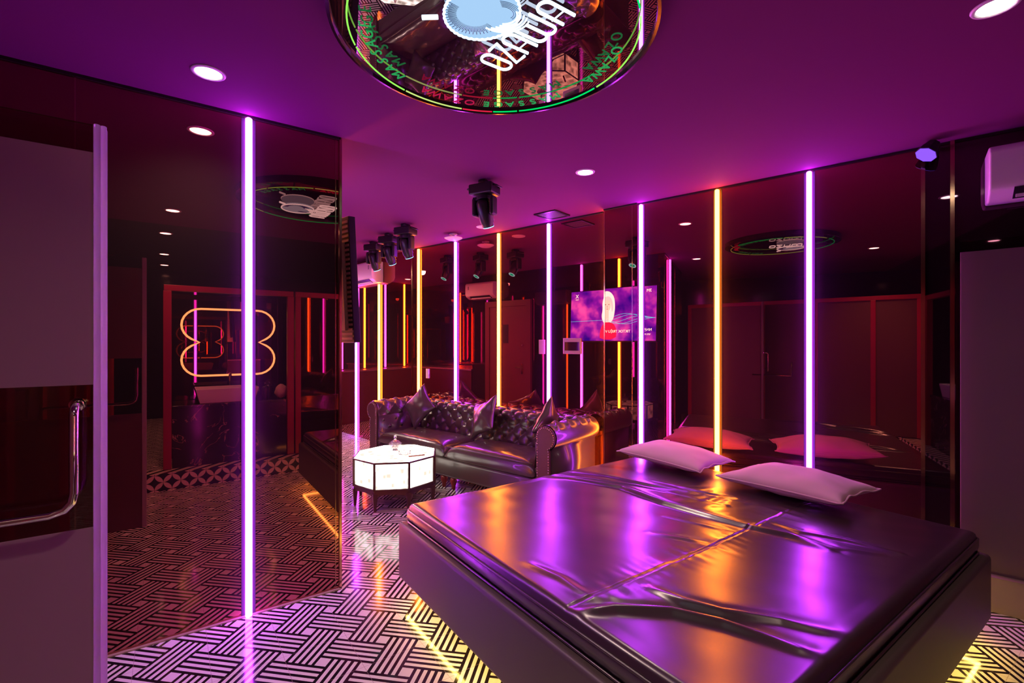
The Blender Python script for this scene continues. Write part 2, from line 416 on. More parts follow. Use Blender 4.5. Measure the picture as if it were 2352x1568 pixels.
# ------------------------------------------------------------------ DOWNLIGHTS
def downlight(x, y, label, power=P_SPOT, on=True, r=0.052, cone=125):
    t = thing('downlight', label, 'ceiling light', (x, y, HC), 0, 'recessed ceiling downlights')
    link('rim', G().lathe([(r, -0.001), (r + 0.004, -0.007), (r + 0.016, -0.004), (r + 0.018, 0.0), (r, 0.0)], n=40), M_WHITE, t, smooth=True)
    link('lens', G().lathe([(0.0, -0.003), (r, -0.003), (r, -0.0005)], n=40), M_DOWN if on else M_WHITE, t)
    if on:
        ld = bpy.data.lights.new('downlight_beam', 'SPOT'); ld.energy = power; ld.color = (1.0, 0.70, 0.60)
        ld.spot_size = math.radians(cone); ld.spot_blend = 0.9; ld.shadow_soft_size = 0.05
        lo = bpy.data.objects.new('downlight_beam', ld); C.objects.link(lo); lo.parent = t; lo.location = (0, 0, -0.02)
    return t
downlight(0.134, 2.563, 'bright downlight above the left mirror wall near its purple tube', power=75)
downlight(2.44, 0.393, 'bright downlight in the upper right corner of the ceiling', power=24)
downlight(2.423, 2.493, 'small bright downlight above the far end of the bed')
downlight(0.004, 0.41, 'downlight reflected in the left mirror, largest of the row', power=75)
downlight(-0.06, -0.78, 'downlight over the bathroom step, second in the reflected row')
downlight(-0.09, -2.38, 'downlight deep in the bathroom, third in the reflected row')
downlight(-0.10, -3.55, 'downlight at the back of the bathroom, last in the reflected row')
downlight(2.70, 4.31, 'unlit round ceiling disc above the middle of the sofa', on=False, r=0.062)
downlight(0.60, 8.30, 'lit downlight at the far end of the lounge, seen in the mirror by the corner', power=22)
downlight(0.95, 6.95, 'unseen lamp added to brighten the far air conditioner, hidden behind the television', power=260, cone=174)  # added out of view, wide cone whitens the air conditioner front

# ------------------------------------------------------------------ CEILING DISC SIGN
RC = (1.02, 1.544); RR = 0.615
ring = thing('ceiling_sign', 'large round mirrored ceiling sign with white neon lettering and green light ring', 'neon sign', (RC[0], RC[1], HC))
link('rim', G().lathe([(RR, 0), (RR, -0.05), (RR - 0.012, -0.052), (RR - 0.014, -0.036), (RR - 0.014, 0)], n=96), mat('sign_rim', (0.05, 0.03, 0.03), 0.2, metal=0.8), ring, smooth=False)
link('mirror_face', G().lathe([(0, -0.034), (RR - 0.014, -0.034), (RR - 0.014, -0.030)], n=96), mat_mirror('sign_mirror', (0.40, 0.34, 0.36)), ring)
def arc_ring(r, z, a0, a1, rad, m, name):
    n = max(6, int((a1 - a0) * 18))
    link(name, G().tube([(r*math.cos(a0 + (a1-a0)*i/n), r*math.sin(a0 + (a1-a0)*i/n), z) for i in range(n + 1)], rad, 8), m, ring, smooth=True)
M_GR = [emission('green_yellow_light', (0.35, 1.0, 0.12), 1.0), emission('green_light', (0.0, 0.9, 0.16), 0.9), emission('red_light', (1.0, 0.02, 0.08), 0.8), emission('lime_light', (0.7, 0.95, 0.25), 0.9)]
def ang(px, py): return math.atan2(py - RC[1], px - RC[0])
cam_dir = math.atan2(RC[1], RC[0])
segs = [(cam_dir - 1.9, cam_dir - 1.0, 0), (cam_dir - 0.97, cam_dir - 0.22, 1), (cam_dir - 0.20, cam_dir + 0.02, 1), (cam_dir + 0.03, cam_dir + 0.30, 2), (cam_dir + 0.31, cam_dir + 0.85, 3), (cam_dir + 0.87, cam_dir + 1.5, 0), (cam_dir + 1.53, cam_dir + 3.0, 0), (cam_dir + 3.03, cam_dir + 4.3, 1)]
for a0, a1, k in segs: arc_ring(0.545, -0.068, a0, a1, 0.0032, M_GR[k], 'light_ring')

def text_mesh(txt, size, extrude=0.0, offset=0.0):
    cu = bpy.data.curves.new('t', 'FONT'); cu.body = txt; cu.size = size; cu.extrude = extrude; cu.offset = offset
    cu.align_x = 'CENTER'; cu.resolution_u = 3
    o = bpy.data.objects.new('t', cu); C.objects.link(o)
    bpy.context.view_layer.update()
    me = bpy.data.meshes.new_from_object(o.evaluated_get(bpy.context.evaluated_depsgraph_get()))
    g = G(); g.v = [tuple(v.co) for v in me.vertices]; g.f = [tuple(p.vertices) for p in me.polygons]
    bpy.data.objects.remove(o); bpy.data.curves.remove(cu); bpy.data.meshes.remove(me)
    return g
def merge(gs):
    g = G()
    for a in gs: g.add(a.v, a.f)
    return g
_gl = {}
def rim_text(txt, a_start, step, r, m):
    gs = []
    for i, ch in enumerate(txt):
        if ch == ' ': continue
        g = text_mesh(ch, 0.066, 0.0015)
        th = a_start + step * i
        upv = Vector((math.cos(th), math.sin(th), 0)); rt = Vector((-math.sin(th), math.cos(th), 0))
        M_ = Matrix((( rt.x, upv.x, 0, r*upv.x), (rt.y, upv.y, 0, r*upv.y), (0, 0, -1, -0.062), (0, 0, 0, 1)))
        gs.append(g.xform(M_))
    link('rim_lettering', merge(gs), m, ring)
M_LG = emission('green_etched_letter', (0.05, 0.75, 0.2), 0.45); M_LR = emission('red_etched_letter', (0.9, 0.02, 0.12), 0.5)
st = 0.118
rim_text('MASSAGE', cam_dir - 0.62, st, 0.462, M_LG)
rim_text('OZAWA', cam_dir + 0.26, st, 0.462, M_LR)
rim_text('OZAWA', cam_dir - 1.50, st, 0.462, M_LG)
rim_text('MASSAGE', cam_dir + 1.05, st, 0.462, M_LG)

# neon lettering: strokes drawn in letter space (x advance, y up), plane faces down
def neon_plane(pts, z):            # letter space -> local coords of the sign
    ox, oy = 1.152 - RC[0], 1.66 - RC[1]
    return [(ox - y, oy - x*1.10, z) for x, y in pts]
def stadium(x0, x1, y0, y1, n=8):
    r = (x1 - x0) / 2; cx = (x0 + x1) / 2; pts = []
    for i in range(n + 1): a = PI * i / n; pts.append((cx + r*math.cos(a), y1 - r + r*math.sin(a)))
    for i in range(n + 1): a = PI + PI * i / n; pts.append((cx + r*math.cos(a), y0 + r + r*math.sin(a)))
    return pts
H = 0.135; neon = G(); thin = G(); zn = -0.075; rt_ = 0.0058
nl = link('neon_letter', G().tube(neon_plane(stadium(0.0, 0.052, 0, H), zn), rt_, 8, closed=True), M_NEON, ring, smooth=True)
neon = G()
neon.tube(neon_plane([(0.068, H), (0.118, H), (0.068, 0.0), (0.118, 0.0)], zn), rt_, 8)
def archA(x0, wd=0.054):
    r = wd / 2; pts = [(x0, 0), (x0, H - r)] + [(x0 + r - r*math.cos(PI*i/8), H - r + r*math.sin(PI*i/8)) for i in range(1, 8)] + [(x0 + wd, H - r), (x0 + wd, 0)]
    neon.tube(neon_plane(pts, zn), rt_, 8); link('neon_crossbar', G().tube(neon_plane([(x0 - 0.004, 0.05), (x0 + wd + 0.004, 0.05)], zn - 0.004), 0.003, 6), M_NEON, nl, smooth=True)
archA(0.138)
x0 = 0.212
for q in range(2):
    r = 0.023; xs = x0 + q * 0.046
    pts = ([(xs, H)] if q == 0 else [(xs, H * 0.8)]) + [(xs + r - r*math.cos(PI*i/8), r - r*math.sin(PI*i/8)) for i in range(0, 9)] + [(xs + 2*r, H * (0.8 if q == 0 else 1.0))]
    neon.tube(neon_plane(pts, zn), rt_, 8)
archA(0.330)
link('neon_letters', neon, M_NEON, ring, smooth=True)
# pleated white fan figure of the sign
ox, oy = 0.885 - RC[0], 1.425 - RC[1]
fan = G(); nS = 40; ro = []
for i in range(nS * 6):
    a = 2*PI*i/(nS*6); rr_ = 0.132 + 0.004*abs(math.sin(nS*a/2)); ro.append((ox + rr_*math.cos(a)*0.95, oy + rr_*math.sin(a)*1.08))
fan.prism(ro, -0.070, -0.060)
fb_ = link('figure_backing', fan, emission('figure_glow', (0.42, 0.68, 1.0), 0.95), ring)
edge = G().tube([(x, y, -0.073) for x, y in ro], 0.0045, 6, closed=True)
for i in range(5):
    a0 = 0.5 + i * 0.16; r0 = 0.05 + i * 0.011
    edge.tube([(ox + 0.055 + r0*math.cos(a0 - 1.4 + 1.9*k/12)*1.1, oy - 0.045 + r0*math.sin(a0 - 1.4 + 1.9*k/12), -0.076) for k in range(13)], 0.003, 6)
edge.tube([(ox - 0.12, oy + 0.10, -0.074), (ox - 0.165, oy + 0.135, -0.074)], 0.008, 8)
link('figure_outline', edge, M_NEON, fb_, smooth=True)
M_PLEAT = mat('pleat_blue', (0.10, 0.2, 0.35), 0.5)
pl = G()
for i in range(46):
    a = 0.2 + 3.0 * i / 45; r0, r1 = 0.062, 0.092 + 0.014 * (i % 2)
    cx, cy = ox - 0.02, oy + 0.02
    pl.tube([(cx + r0*math.cos(a), cy + r0*math.sin(a), -0.0715), (cx + r1*math.cos(a), cy + r1*math.sin(a), -0.0715)], [0.0006, 0.0016], 4)
link('figure_pleats', pl, M_PLEAT, fb_)
for i in range(5):
    r0 = 0.028 + i * 0.006
    link('figure_line', G().tube([(ox + 0.06 + r0*math.cos(4.0 + 2.6*k/10)*1.3, oy - 0.05 + r0*math.sin(4.0 + 2.6*k/10), -0.0715) for k in range(11)], 0.0011, 4), M_PLEAT, fb_)

# ------------------------------------------------------------------ BED
BX0, BX1, BY0, BY1 = 1.066, 3.285, 0.542, 2.64
bed = thing('platform_bed', 'low platform bed with brown leather base and yellow light under its rim', 'bed', ((BX0+BX1)/2, (BY0+BY1)/2, 0))
cx, cy = (BX0+BX1)/2, (BY0+BY1)/2; hx, hy = (BX1-BX0)/2, (BY1-BY0)/2
link('base', G().box(-hx, hx, -hy, hy, 0.115, 0.435), M_BASE, bed, bevel=0.022, seg=4)
link('plinth', G().box(-hx+0.25, hx-0.25, -hy+0.25, hy-0.25, 0.0, 0.12), M_BLACK, bed)
ls = G(); i_ = 0.035
ls.box(-hx+i_, -hx+i_+0.012, -hy+i_, hy-i_, 0.105, 0.1145)
ls.box(hx-i_-0.012, hx-i_, -hy+i_, hy-i_, 0.105, 0.1145)
ls.box(-hx+i_, hx-i_, -hy+i_, -hy+i_+0.012, 0.105, 0.1145)
link('under_light', ls, M_YELLOW, bed)
# mattress: grid top with folds
mat_t = thing('mattress', 'shiny dark leather mattress with a long seam and deep wrinkles', 'mattress', (cx, cy, 0.438))
mx, my, mz = hx - 0.045, hy - 0.045, 0.108
def pxl(x, y): return (x - cx, y - cy)
def seg_d(p, a, b):
    ax, ay = a; bx, by = b; dx, dy = bx-ax, by-ay
    t = max(0, min(1, ((p[0]-ax)*dx + (p[1]-ay)*dy) / (dx*dx+dy*dy)))
    qx, qy = ax + t*dx, ay + t*dy
    sgn = 1 if (dx*(p[1]-ay) - dy*(p[0]-ax)) > 0 else -1
    return math.hypot(p[0]-qx, p[1]-qy), t, sgn
FOLDS = [  # points (x, y), height, width
    ([(2.07, 2.62), (2.20, 2.42), (2.32, 2.05), (2.30, 1.72), (2.33, 1.45), (2.36, 1.26), (2.40, 1.10), (2.40, 0.92)], 0.019, 0.026),
    ([(2.30, 2.62), (2.44, 2.30), (2.52, 2.0), (2.62, 1.70), (2.68, 1.45)], 0.010, 0.020),
    ([(2.18, 2.60), (2.30, 2.35), (2.44, 2.05), (2.52, 1.72), (2.56, 1.5)], 0.007, 0.015),
    ([(1.12, 1.22), (1.26, 1.15), (1.40, 1.02), (1.48, 0.88), (1.52, 0.76), (1.56, 0.62)], 0.020, 0.026),
    ([(1.48, 1.16), (1.50, 1.04), (1.55, 0.92), (1.66, 0.78), (1.74, 0.62)], 0.016, 0.024),
    ([(2.52, 1.22), (2.50, 1.08), (2.56, 0.92), (2.58, 0.82), (2.6, 0.72)], 0.011, 0.018),
    ([(2.36, 1.22), (2.42, 1.04), (2.44, 0.90), (2.52, 0.76)], 0.009, 0.016),
    ([(2.62, 2.05), (2.66, 1.78), (2.74, 1.5)], 0.006, 0.013),
    ([(2.14, 1.60), (2.20, 1.42), (2.24, 1.28)], 0.006, 0.014),
    ([(1.90, 1.50), (1.98, 1.38), (2.04, 1.27)], 0.006, 0.016),
    ([(1.22, 1.60), (1.25, 1.42), (1.24, 1.28)], 0.005, 0.02),
]
FOLDS = [([pxl(*q) for q in pts], hgt, wd) for pts, hgt, wd in FOLDS]
def fold_z(x, y):
    z = 0.0
    for pts, hgt, wd in FOLDS:
        best = 9; bt = 0; bs = 1
        n = len(pts) - 1
        for i in range(n):
            d, t, sg = seg_d((x, y), pts[i], pts[i+1])
            if d < best: best, bt, bs = d, (i + t)/n, sg
        if best < wd * 3.5:
            env = math.sin(PI * min(1, max(0, bt*0.94 + 0.03))) ** 0.6
            z += hgt * env * (math.exp(-(best/wd)**2) - 0.38*math.exp(-((best - 1.6*wd*bs)/wd)**2))
    return z
SEAM = 1.256 - cy
def mtop(x, y):
    e = min(mx - abs(x), my - abs(y)); rd = 0.035
    z = mz if e >= rd else mz - rd + math.sqrt(max(0, rd*rd - (rd-e)**2))
    f = min(1, e / 0.08)
    z += f * 1.2 * fold_z(x, y)
    pv = Vector((x * 1.3 + y * 0.5, y * 2.4 - x * 0.6, 0))
    z += f * (0.010 * noise.noise(Vector((x*1.1, y*1.1, 3))) + 0.0032 * noise.noise(Vector((x*6 + y*2.6, y*2.4 - x*0.8, 1))) )
    # fine puckers gathering at the seam
    ds = abs(y - SEAM)
    z += f * 0.0034 * math.exp(-(ds/0.09)**2) * noise.noise(Vector((x*24, y*5, 5)))
    # scrunched patch near the crossing
    dc = math.hypot(x - (2.62 - cx), (y - (1.62 - cy)) * 0.8)
    z += f * 0.0075 * math.exp(-(dc/0.19)**2) * noise.noise(Vector((x*9 - y*5, y*16 + x*7, 8)))
    z += f * 0.0022 * math.exp(-(ds/0.020)**2) - f * 0.006 * math.exp(-(ds/0.0045)**2)
    return z
NX, NY = 330, 320
g = G().grid(lambda u, v: ((2*u-1)*mx, (2*v-1)*my, mtop((2*u-1)*mx, (2*v-1)*my)), NX, NY)
rim = [(i, 0) for i in range(NX)] + [(NX, j) for j in range(NY)] + [(i, NY) for i in range(NX, 0, -1)] + [(0, j) for j in range(NY, 0, -1)]
base_i = len(g.v)
prev = [i*(NY+1)+j for i, j in rim]
for zz, ins in ((mz - 0.045, -0.006), (0.03, -0.006), (0.0, 0.0)):
    cur = []
    for i, j in rim:
        x, y = (2*i/NX-1)*mx, (2*j/NY-1)*my
        L_ = 1 - ins/mx; Lw = 0.0014*math.sin(i*0.9 + j*0.7)
        cur.append(len(g.v)); g.v.append((x*L_, y*L_, zz + Lw))
    n = len(rim)
    for k in range(n): g.f.append((prev[k], prev[(k+1) % n], cur[(k+1) % n], cur[k]))
    prev = cur
g.f.append(tuple(prev))
link('mattress_body', g, M_LEATHER, mat_t, smooth=True)
pip = G()
for zz in (mz - 0.036, 0.006):
    rx, ry, cr = mx + 0.007, my + 0.007, 0.03
    pts = []
    for sx, sy, a0 in ((1, 1, 0), (-1, 1, 90), (-1, -1, 180), (1, -1, 270)):
        for k in range(5):
            a = math.radians(a0 + 22.5*k); pts.append((sx*(rx-cr) + cr*math.cos(a), sy*(ry-cr) + cr*math.sin(a), zz))
    pip.tube(pts, 0.005, 8, closed=True)
link('piping', pip, M_LEATHER, mat_t, smooth=True)

# pillows
def pillow_mesh(a, b, h, bow=0.09, seed=0, crease=0.010, n=40, low=1.0):
    def f(side):
        def fn(u, v):
            U, V = 2*u-1, 2*v-1
            x = a*U*(1 - bow*(1 - V*V)); y = b*V*(1 - bow*1.3*(1 - U*U))
            t = max(0, (1-U**4))**0.45 * max(0, (1-V**4))**0.45
            tz = h*t * (0.55 + 0.45*(1-U*U)*(1-V*V))
            tz += crease*t*noise.noise(Vector((x*9 + seed, y*9, side))) * 1.2
            fl = 0.5*h*0.12*math.sin(9*U + seed)*(1 if abs(V) > 0.97 else 0)
            return (x, y, (side if side > 0 else -low)*tz + fl)
        return fn
    return G().grid(f(1), n, n), G().grid(f(-1), n, n)
def bed_pillow(loc, rz, label, a, b, h, seed, tilt=(0, 0)):
    t = thing('bed_pillow', label, 'pillow', loc, rz, 'pale pillows on the bed')
    t.rotation_euler = (tilt[0], tilt[1], rz)
    g1, g2 = pillow_mesh(a, b, h, seed=seed, low=0.72); g = merge([g1, g2])
    link('cushion', g, M_PILLOW, t, smooth=True)
    pts = []
    n = 24
    for (sU, sV, eU, eV) in ((-1, -1, 1, -1), (1, -1, 1, 1), (1, 1, -1, 1), (-1, 1, -1, -1)):
        for k in range(n):
            U = sU + (eU-sU)*k/n; V = sV + (eV-sV)*k/n
            fl = 0.5*h*0.12*math.sin(9*U + seed)*(1 if abs(V) > 0.97 else 0)
            pts.append((a*U*(1 - 0.09*(1-V*V)), b*V*(1 - 0.117*(1-U*U)), fl))
    link('flange', G().tube(pts, 0.005, 6, closed=True), M_PILLOW, t, smooth=True)
    return t
bed_pillow((3.085, 2.225, 0.619), 0.05, 'pale pillow on the bed, the farther one beside the sofa', 0.235, 0.350, 0.092, 1.0, tilt=(0.03, 0.0))
bed_pillow((3.085, 1.375, 0.621), -0.04, 'pale pillow on the bed, the nearer one in front of a purple tube', 0.235, 0.365, 0.095, 4.0, tilt=(-0.03, 0.0))

# ------------------------------------------------------------------ SOFA (local: x along wall from right end to left end, y into the room)
SL, SD = 2.80, 0.72
so = thing('chesterfield_sofa', 'long dark brown button-tufted leather sofa with rolled studded arms', 'sofa', RW(2.20, 0.010), RA)
ax = 0.27
def tuft(a, b, da=0.17, db=0.17):
    """depth of diamond tufting at (a, b)"""
    p_, q_ = a/da, b/db
    d = 9.0
    for oi in (0, 0.5):
        u, v = (p_ + oi) - round(p_ + oi), (q_ + oi) - round(q_ + oi)
        d = min(d, math.hypot(u*da, v*db))
    s1 = abs(math.sin(PI*(p_ + q_))); s2 = abs(math.sin(PI*(p_ - q_)))
    return 0.015*((s1*s2 + 0.01)**0.5 - 0.7) - 0.016*math.exp(-(d/0.024)**2)
def sweep(profile, length, nl, tuft_rng=None, org=(0, 0), horizontal='x', a_off=0.0):
    """profile: list of (y, z) points; swept along x; tufted by arc length"""
    P = [Vector(p) for p in profile]; L = [0.0]
    for i in range(1, len(P)): L.append(L[-1] + (P[i]-P[i-1]).length)
    T = L[-1]
    def at(s):
        s = max(0, min(T, s))
        for i in range(1, len(P)):
            if s <= L[i] + 1e-9:
                k = (s - L[i-1]) / max(1e-9, L[i] - L[i-1]); return P[i-1].lerp(P[i], k)
        return P[-1]
    def fn(u, v):
        s = v*T; p = at(s); d = (at(s+0.01) - at(s-0.01)).normalized(); nrm = Vector((d.y, -d.x))
        x = u*length
        k = 0.0
        if tuft_rng and tuft_rng[0] <= s <= tuft_rng[1]:
            fade = min(1, (s - tuft_rng[0])/0.03, (tuft_rng[1] - s)/0.05); fade *= min(1, u*length/0.02, (1-u)*length/0.02)
            k = tuft(x + a_off, s) * max(0, fade)
        p = p - nrm*k*-1
        return (x, p.x, p.y)
    return fn, T
def arcp(cx_, cz, r, a0, a1, n=14): return [(cx_ + r*math.cos(math.radians(a0 + (a1-a0)*i/n)), cz + r*math.sin(math.radians(a0 + (a1-a0)*i/n))) for i in range(n+1)]
HT = 0.79
# back profile: up the front face, over the roll, down behind
back = [(0.245, 0.40), (0.225, 0.55), (0.205, 0.64)] + arcp(0.115, HT-0.095, 0.095, -10, 250, 22) + [(0.05, 0.58)]
fn, T_ = sweep(back, SL - 2*0.10, 460, (0.0, 0.62))
g = G().grid(fn, 440, 96).xform(Matrix.Translation((0.10, 0, 0)))
g.box(0.12, SL-0.12, 0.03, 0.20, 0.12, 0.62)
link('backrest', g, M_SOFA, so, smooth=True)
def arm(x_in, x_out, name):
    """rolled arm: profile in (x, z), swept along y"""
    sg = 1 if x_out > x_in else -1
    pr = [(0.0, 0.40), (0.015, 0.55), (0.02, 0.63)] + arcp(0.125, HT-0.115, 0.105, 190, -80, 22) + [(0.15, 0.56)]
    f, T = sweep(pr, SD - 0.03, 100, (0.05, 0.55), a_off=0.05)
    gg = G().grid(f, 110, 96)
    gg.v = [(x_in + sg*p[1], p[0] + 0.02, p[2]) for p in gg.v]
    xa, xb = sorted((x_in + sg*0.0, x_in + sg*0.215))
    gg.box(min(x_in, x_in + sg*0.19), max(x_in, x_in + sg*0.19), 0.03, SD-0.02, 0.12, 0.62)
    link(name, gg, M_SOFA, so, smooth=True)
    # front scroll panel with studs
    poly = [(0.03, 0.13), (0.03, 0.58)] + arcp(0.125, HT-0.115, 0.098, 200, -70, 18) + [(0.17, 0.56), (0.17, 0.13)]
    pg = G(); n = len(poly)
    pg.add([(x_in + sg*x, SD-0.012, z) for x, z in poly] + [(x_in + sg*x, SD+0.008, z) for x, z in poly], [tuple(range(n)), tuple(range(n, 2*n))] + [(i, (i+1) % n, n+(i+1) % n, n+i) for i in range(n)])
    sp_ = link('scroll_panel', pg, mat('sofa_panel_leather', (0.09, 0.03, 0.035), 0.35), so, bevel=0.004)
    st_ = G()
    Lp = [Vector((x_in + sg*x, z)) for x, z in poly]; cen = Vector((x_in + sg*0.105, 0.5))
    acc = 0; step_ = 0.022
    for i in range(len(Lp)-1):
        a, b = Lp[i], Lp[i+1]; Ls = (b-a).length
        while acc < Ls:
            q = a.lerp(b, acc/Ls)
            tx = (x_in + sg*0.105 if q.y < 0.6 else x_in + sg*0.125) - q.x; tz = (0 if q.y < 0.6 else HT - 0.115 - q.y)
            l_ = math.hypot(tx, tz) or 1
            st_.ball((q.x + tx/l_*0.012, SD+0.009, q.y + tz/l_*0.012), (0.0055, 0.004, 0.0055), 5)
            acc += step_
        acc -= Ls
    link('stud_row', st_, mat('brass_stud', (0.75, 0.55, 0.5), 0.2, metal=1), sp_, smooth=True)
arm(ax, 0.0, 'armrest'); arm(SL-ax, SL, 'armrest')
mid = SL/2
for x0_, x1_ in ((ax-0.02, mid-0.004), (mid+0.004, SL-ax+0.02)):
    def cush(u, v, x0_=x0_, x1_=x1_):
        return None
    w2 = (x1_-x0_)/2; cxx = (x0_+x1_)/2
    gg = G(); nu, nv = 50, 40
    def ftop(u, v, w2=w2, cxx=cxx):
        U, V = 2*u-1, 2*v-1
        e = (max(0, 1-U**8))**0.5 * (max(0, 1-V**8))**0.5
        z = 0.33 + 0.125*e + 0.012*(1-U*U)*(1-V*V) + 0.0035*noise.noise(Vector((U*9, V*5, cxx)))*e
        return (cxx + w2*U, 0.20 + 0.26 + 0.265*V, z)
    def fbot(u, v, w2=w2, cxx=cxx):
        U, V = 2*u-1, 2*v-1
        e = (max(0, 1-U**8))**0.5 * (max(0, 1-V**8))**0.5
        return (cxx + w2*U, 0.20 + 0.26 + 0.265*V, 0.33 - 0.03*e)
    gg.grid(ftop, nu, nv); gg.grid(fbot, nu, nv)
    sc_ = link('seat_cushion', gg, M_SOFA, so, smooth=True)
    p2 = [(x0_+0.02, 0.728, 0.42), (x1_-0.02, 0.728, 0.42)]
    link('cushion_piping', G().tube([(x0_+0.03 + (x1_-x0_-0.06)*i/10, 0.724, 0.435) for i in range(11)], 0.006, 8), M_SOFA, sc_, smooth=True)
link('front_rail', G().box(ax-0.03, SL-ax+0.03, 0.10, 0.71, 0.12, 0.31), M_SOFA, so, bevel=0.03, seg=4)
for x, y in ((0.12, 0.66), (SL-0.12, 0.66), (0.12, 0.08), (SL-0.12, 0.08), (mid-0.07, 0.66), (mid+0.07, 0.66)):
    link('leg', G().lathe([(0.0, 0.0), (0.018, 0.0), (0.022, 0.02), (0.020, 0.035), (0.036, 0.075), (0.034, 0.10), (0.026, 0.122), (0.0, 0.122)], c=(x, y, 0), n=20), mat('red_wood_leg', (0.22, 0.02, 0.02), 0.25), so, smooth=True)

# scatter cushions
def scatter(loc, rot, label, a=0.20, h=0.075, seed=0):
    t = thing('scatter_cushion', label, 'cushion', loc, 0, 'leather scatter cushions on the sofa')
    t.rotation_euler = rot
    g1, g2 = pillow_mesh(a, a, h, bow=0.12, seed=seed, crease=0.02, n=30)
    link('cushion', merge([g1, g2]), M_SOFA, t, smooth=True)
    return t
def cush_rot(rz_face, lean, roll):
    """stand the cushion up: local z faces into the room direction, rolled about its own normal"""
    M_ = Matrix.Rotation(rz_face, 4, 'Z') @ Matrix.Rotation(PI/2 - lean, 4, 'X') @ Matrix.Rotation(roll, 4, 'Z')
    return M_.to_euler()
scatter(RW(4.45, 0.36, 0.715), cush_rot(RA + PI, 0.30, PI/4 + 0.05), 'dark leather cushion at the left end of the sofa, one corner up', seed=2)
scatter(RW(3.40, 0.37, 0.695), cush_rot(RA + PI - 0.35, 0.42, PI/4 - 0.32), 'dark leather cushion leaning at the middle of the sofa back', seed=5)
scatter(RW(2.60, 0.36, 0.71), cush_rot(RA + PI/2 + 0.15, 0.22, PI/4 - 0.1), 'leather cushion with green shine against the right arm of the sofa', seed=9)

# ------------------------------------------------------------------ COFFEE TABLE
TC = (1.717, 4.297); TRD = 0.392; ph0 = math.radians(-5)
ct = thing('coffee_table', 'octagonal glowing white coffee table with dark frame and tapered legs', 'coffee table', (*TC, 0), ph0)
oc = [(TRD*math.cos(PI/4*k), TRD*math.sin(PI/4*k)) for k in range(8)]
ins = lambda s: [(x*s, y*s) for x, y in oc]
link('glow_top', G().prism(ins(0.975), 0.412, 0.431), M_LANTERN, ct)
for k in range(8):
    a, b = Vector(oc[k])*0.975, Vector(oc[(k+1) % 8])*0.975
    d = (b-a).normalized()*0.012; nn = Vector((d.y, -d.x)).normalized()
    a2, b2 = a + d, b - d; ii = -nn*0.01
    gg = G().add([(a2.x, a2.y, 0.19), (b2.x, b2.y, 0.19), (b2.x, b2.y, 0.412), (a2.x, a2.y, 0.412), (a2.x+ii.x, a2.y+ii.y, 0.19), (b2.x+ii.x, b2.y+ii.y, 0.19), (b2.x+ii.x, b2.y+ii.y, 0.412), (a2.x+ii.x, a2.y+ii.y, 0.412)], [(0,1,2,3),(4,5,6,7),(0,1,5,4),(1,2,6,5),(2,3,7,6),(3,0,4,7)])
    link('glow_side', gg, M_LANTERN, ct)
M_TFR = mat('dark_table_frame', (0.05, 0.018, 0.015), 0.3)
fr = G(); fr.tube([(x*0.99, y*0.99, 0.422) for x, y in oc], 0.0085, 8, closed=True); fr.tube([(x*0.985, y*0.985, 0.19) for x, y in oc], 0.008, 8, closed=True)
for x, y in oc: fr.box(x*0.985-0.009, x*0.985+0.009, y*0.985-0.009, y*0.985+0.009, 0.18, 0.42)
link('frame', fr, M_TFR, ct)
sk = G()
for k in range(8):
    a, b = Vector(oc[k])*0.985, Vector(oc[(k+1) % 8])*0.985; N8 = 8
    pts_ = [a.lerp(b, i/N8) for i in range(N8+1)]
    top = [(p.x, p.y, 0.19) for p in pts_]; bot = [(p.x, p.y, 0.115 + 0.035*math.sin(PI*i/N8)**0.4) for i, p in enumerate(pts_)]
    inn = [(p.x*0.96, p.y*0.96, 0.19) for p in pts_]; inb = [(p.x*0.96, p.y*0.96, q[2]) for p, q in zip(pts_, bot)]
    n = N8+1
    sk.add(top+bot+inn+inb, [(i, i+1, n+i+1, n+i) for i in range(N8)] + [(2*n+i, 2*n+i+1, 3*n+i+1, 3*n+i) for i in range(N8)] + [(n+i, n+i+1, 3*n+i+1, 3*n+i) for i in range(N8)])
sk.prism(ins(0.93), 0.185, 0.19)
link('skirt', sk, M_TFR, ct)
for x, y in oc:
    L1 = Vector((x, y)).normalized(); c_ = Vector((x, y))*0.955
    gg = G()
    for z, r in ((0.0, 0.010), (0.13, 0.024)): pass
    gg.add([(c_.x + sx*0.010, c_.y + sy*0.010, 0.0) for sx, sy in ((-1,-1),(1,-1),(1,1),(-1,1))] + [(c_.x + sx*0.021, c_.y + sy*0.021, 0.16) for sx, sy in ((-1,-1),(1,-1),(1,1),(-1,1))],
           [(0,1,2,3),(4,5,6,7),(0,1,5,4),(1,2,6,5),(2,3,7,6),(3,0,4,7)])
    link('leg', gg, M_TFR, ct)
M_CUT = mat('cut_glass', (0.85, 0.8, 0.82), 0.04, spec=0.8)
MATS['cut_glass'].node_tree.nodes['Principled BSDF'].inputs['Transmission Weight'].default_value = 0.85
jar = thing('candy_jar', 'cut glass candy jar with pointed lid on the glowing table', 'jar', (1.755, 4.41, 0.4315))
link('bowl', G().lathe([(0, 0), (0.028, 0), (0.020, 0.012), (0.045, 0.030), (0.058, 0.052), (0.056, 0.062), (0.050, 0.058), (0.038, 0.034), (0.0, 0.024)], n=24), M_CUT, jar, smooth=False)
link('lid', G().lathe([(0.060, 0.064), (0.056, 0.072), (0.035, 0.090), (0.012, 0.102), (0.006, 0.110), (0.015, 0.122), (0.013, 0.135), (0.004, 0.150), (0, 0.156)], n=24), M_CUT, jar, smooth=False)
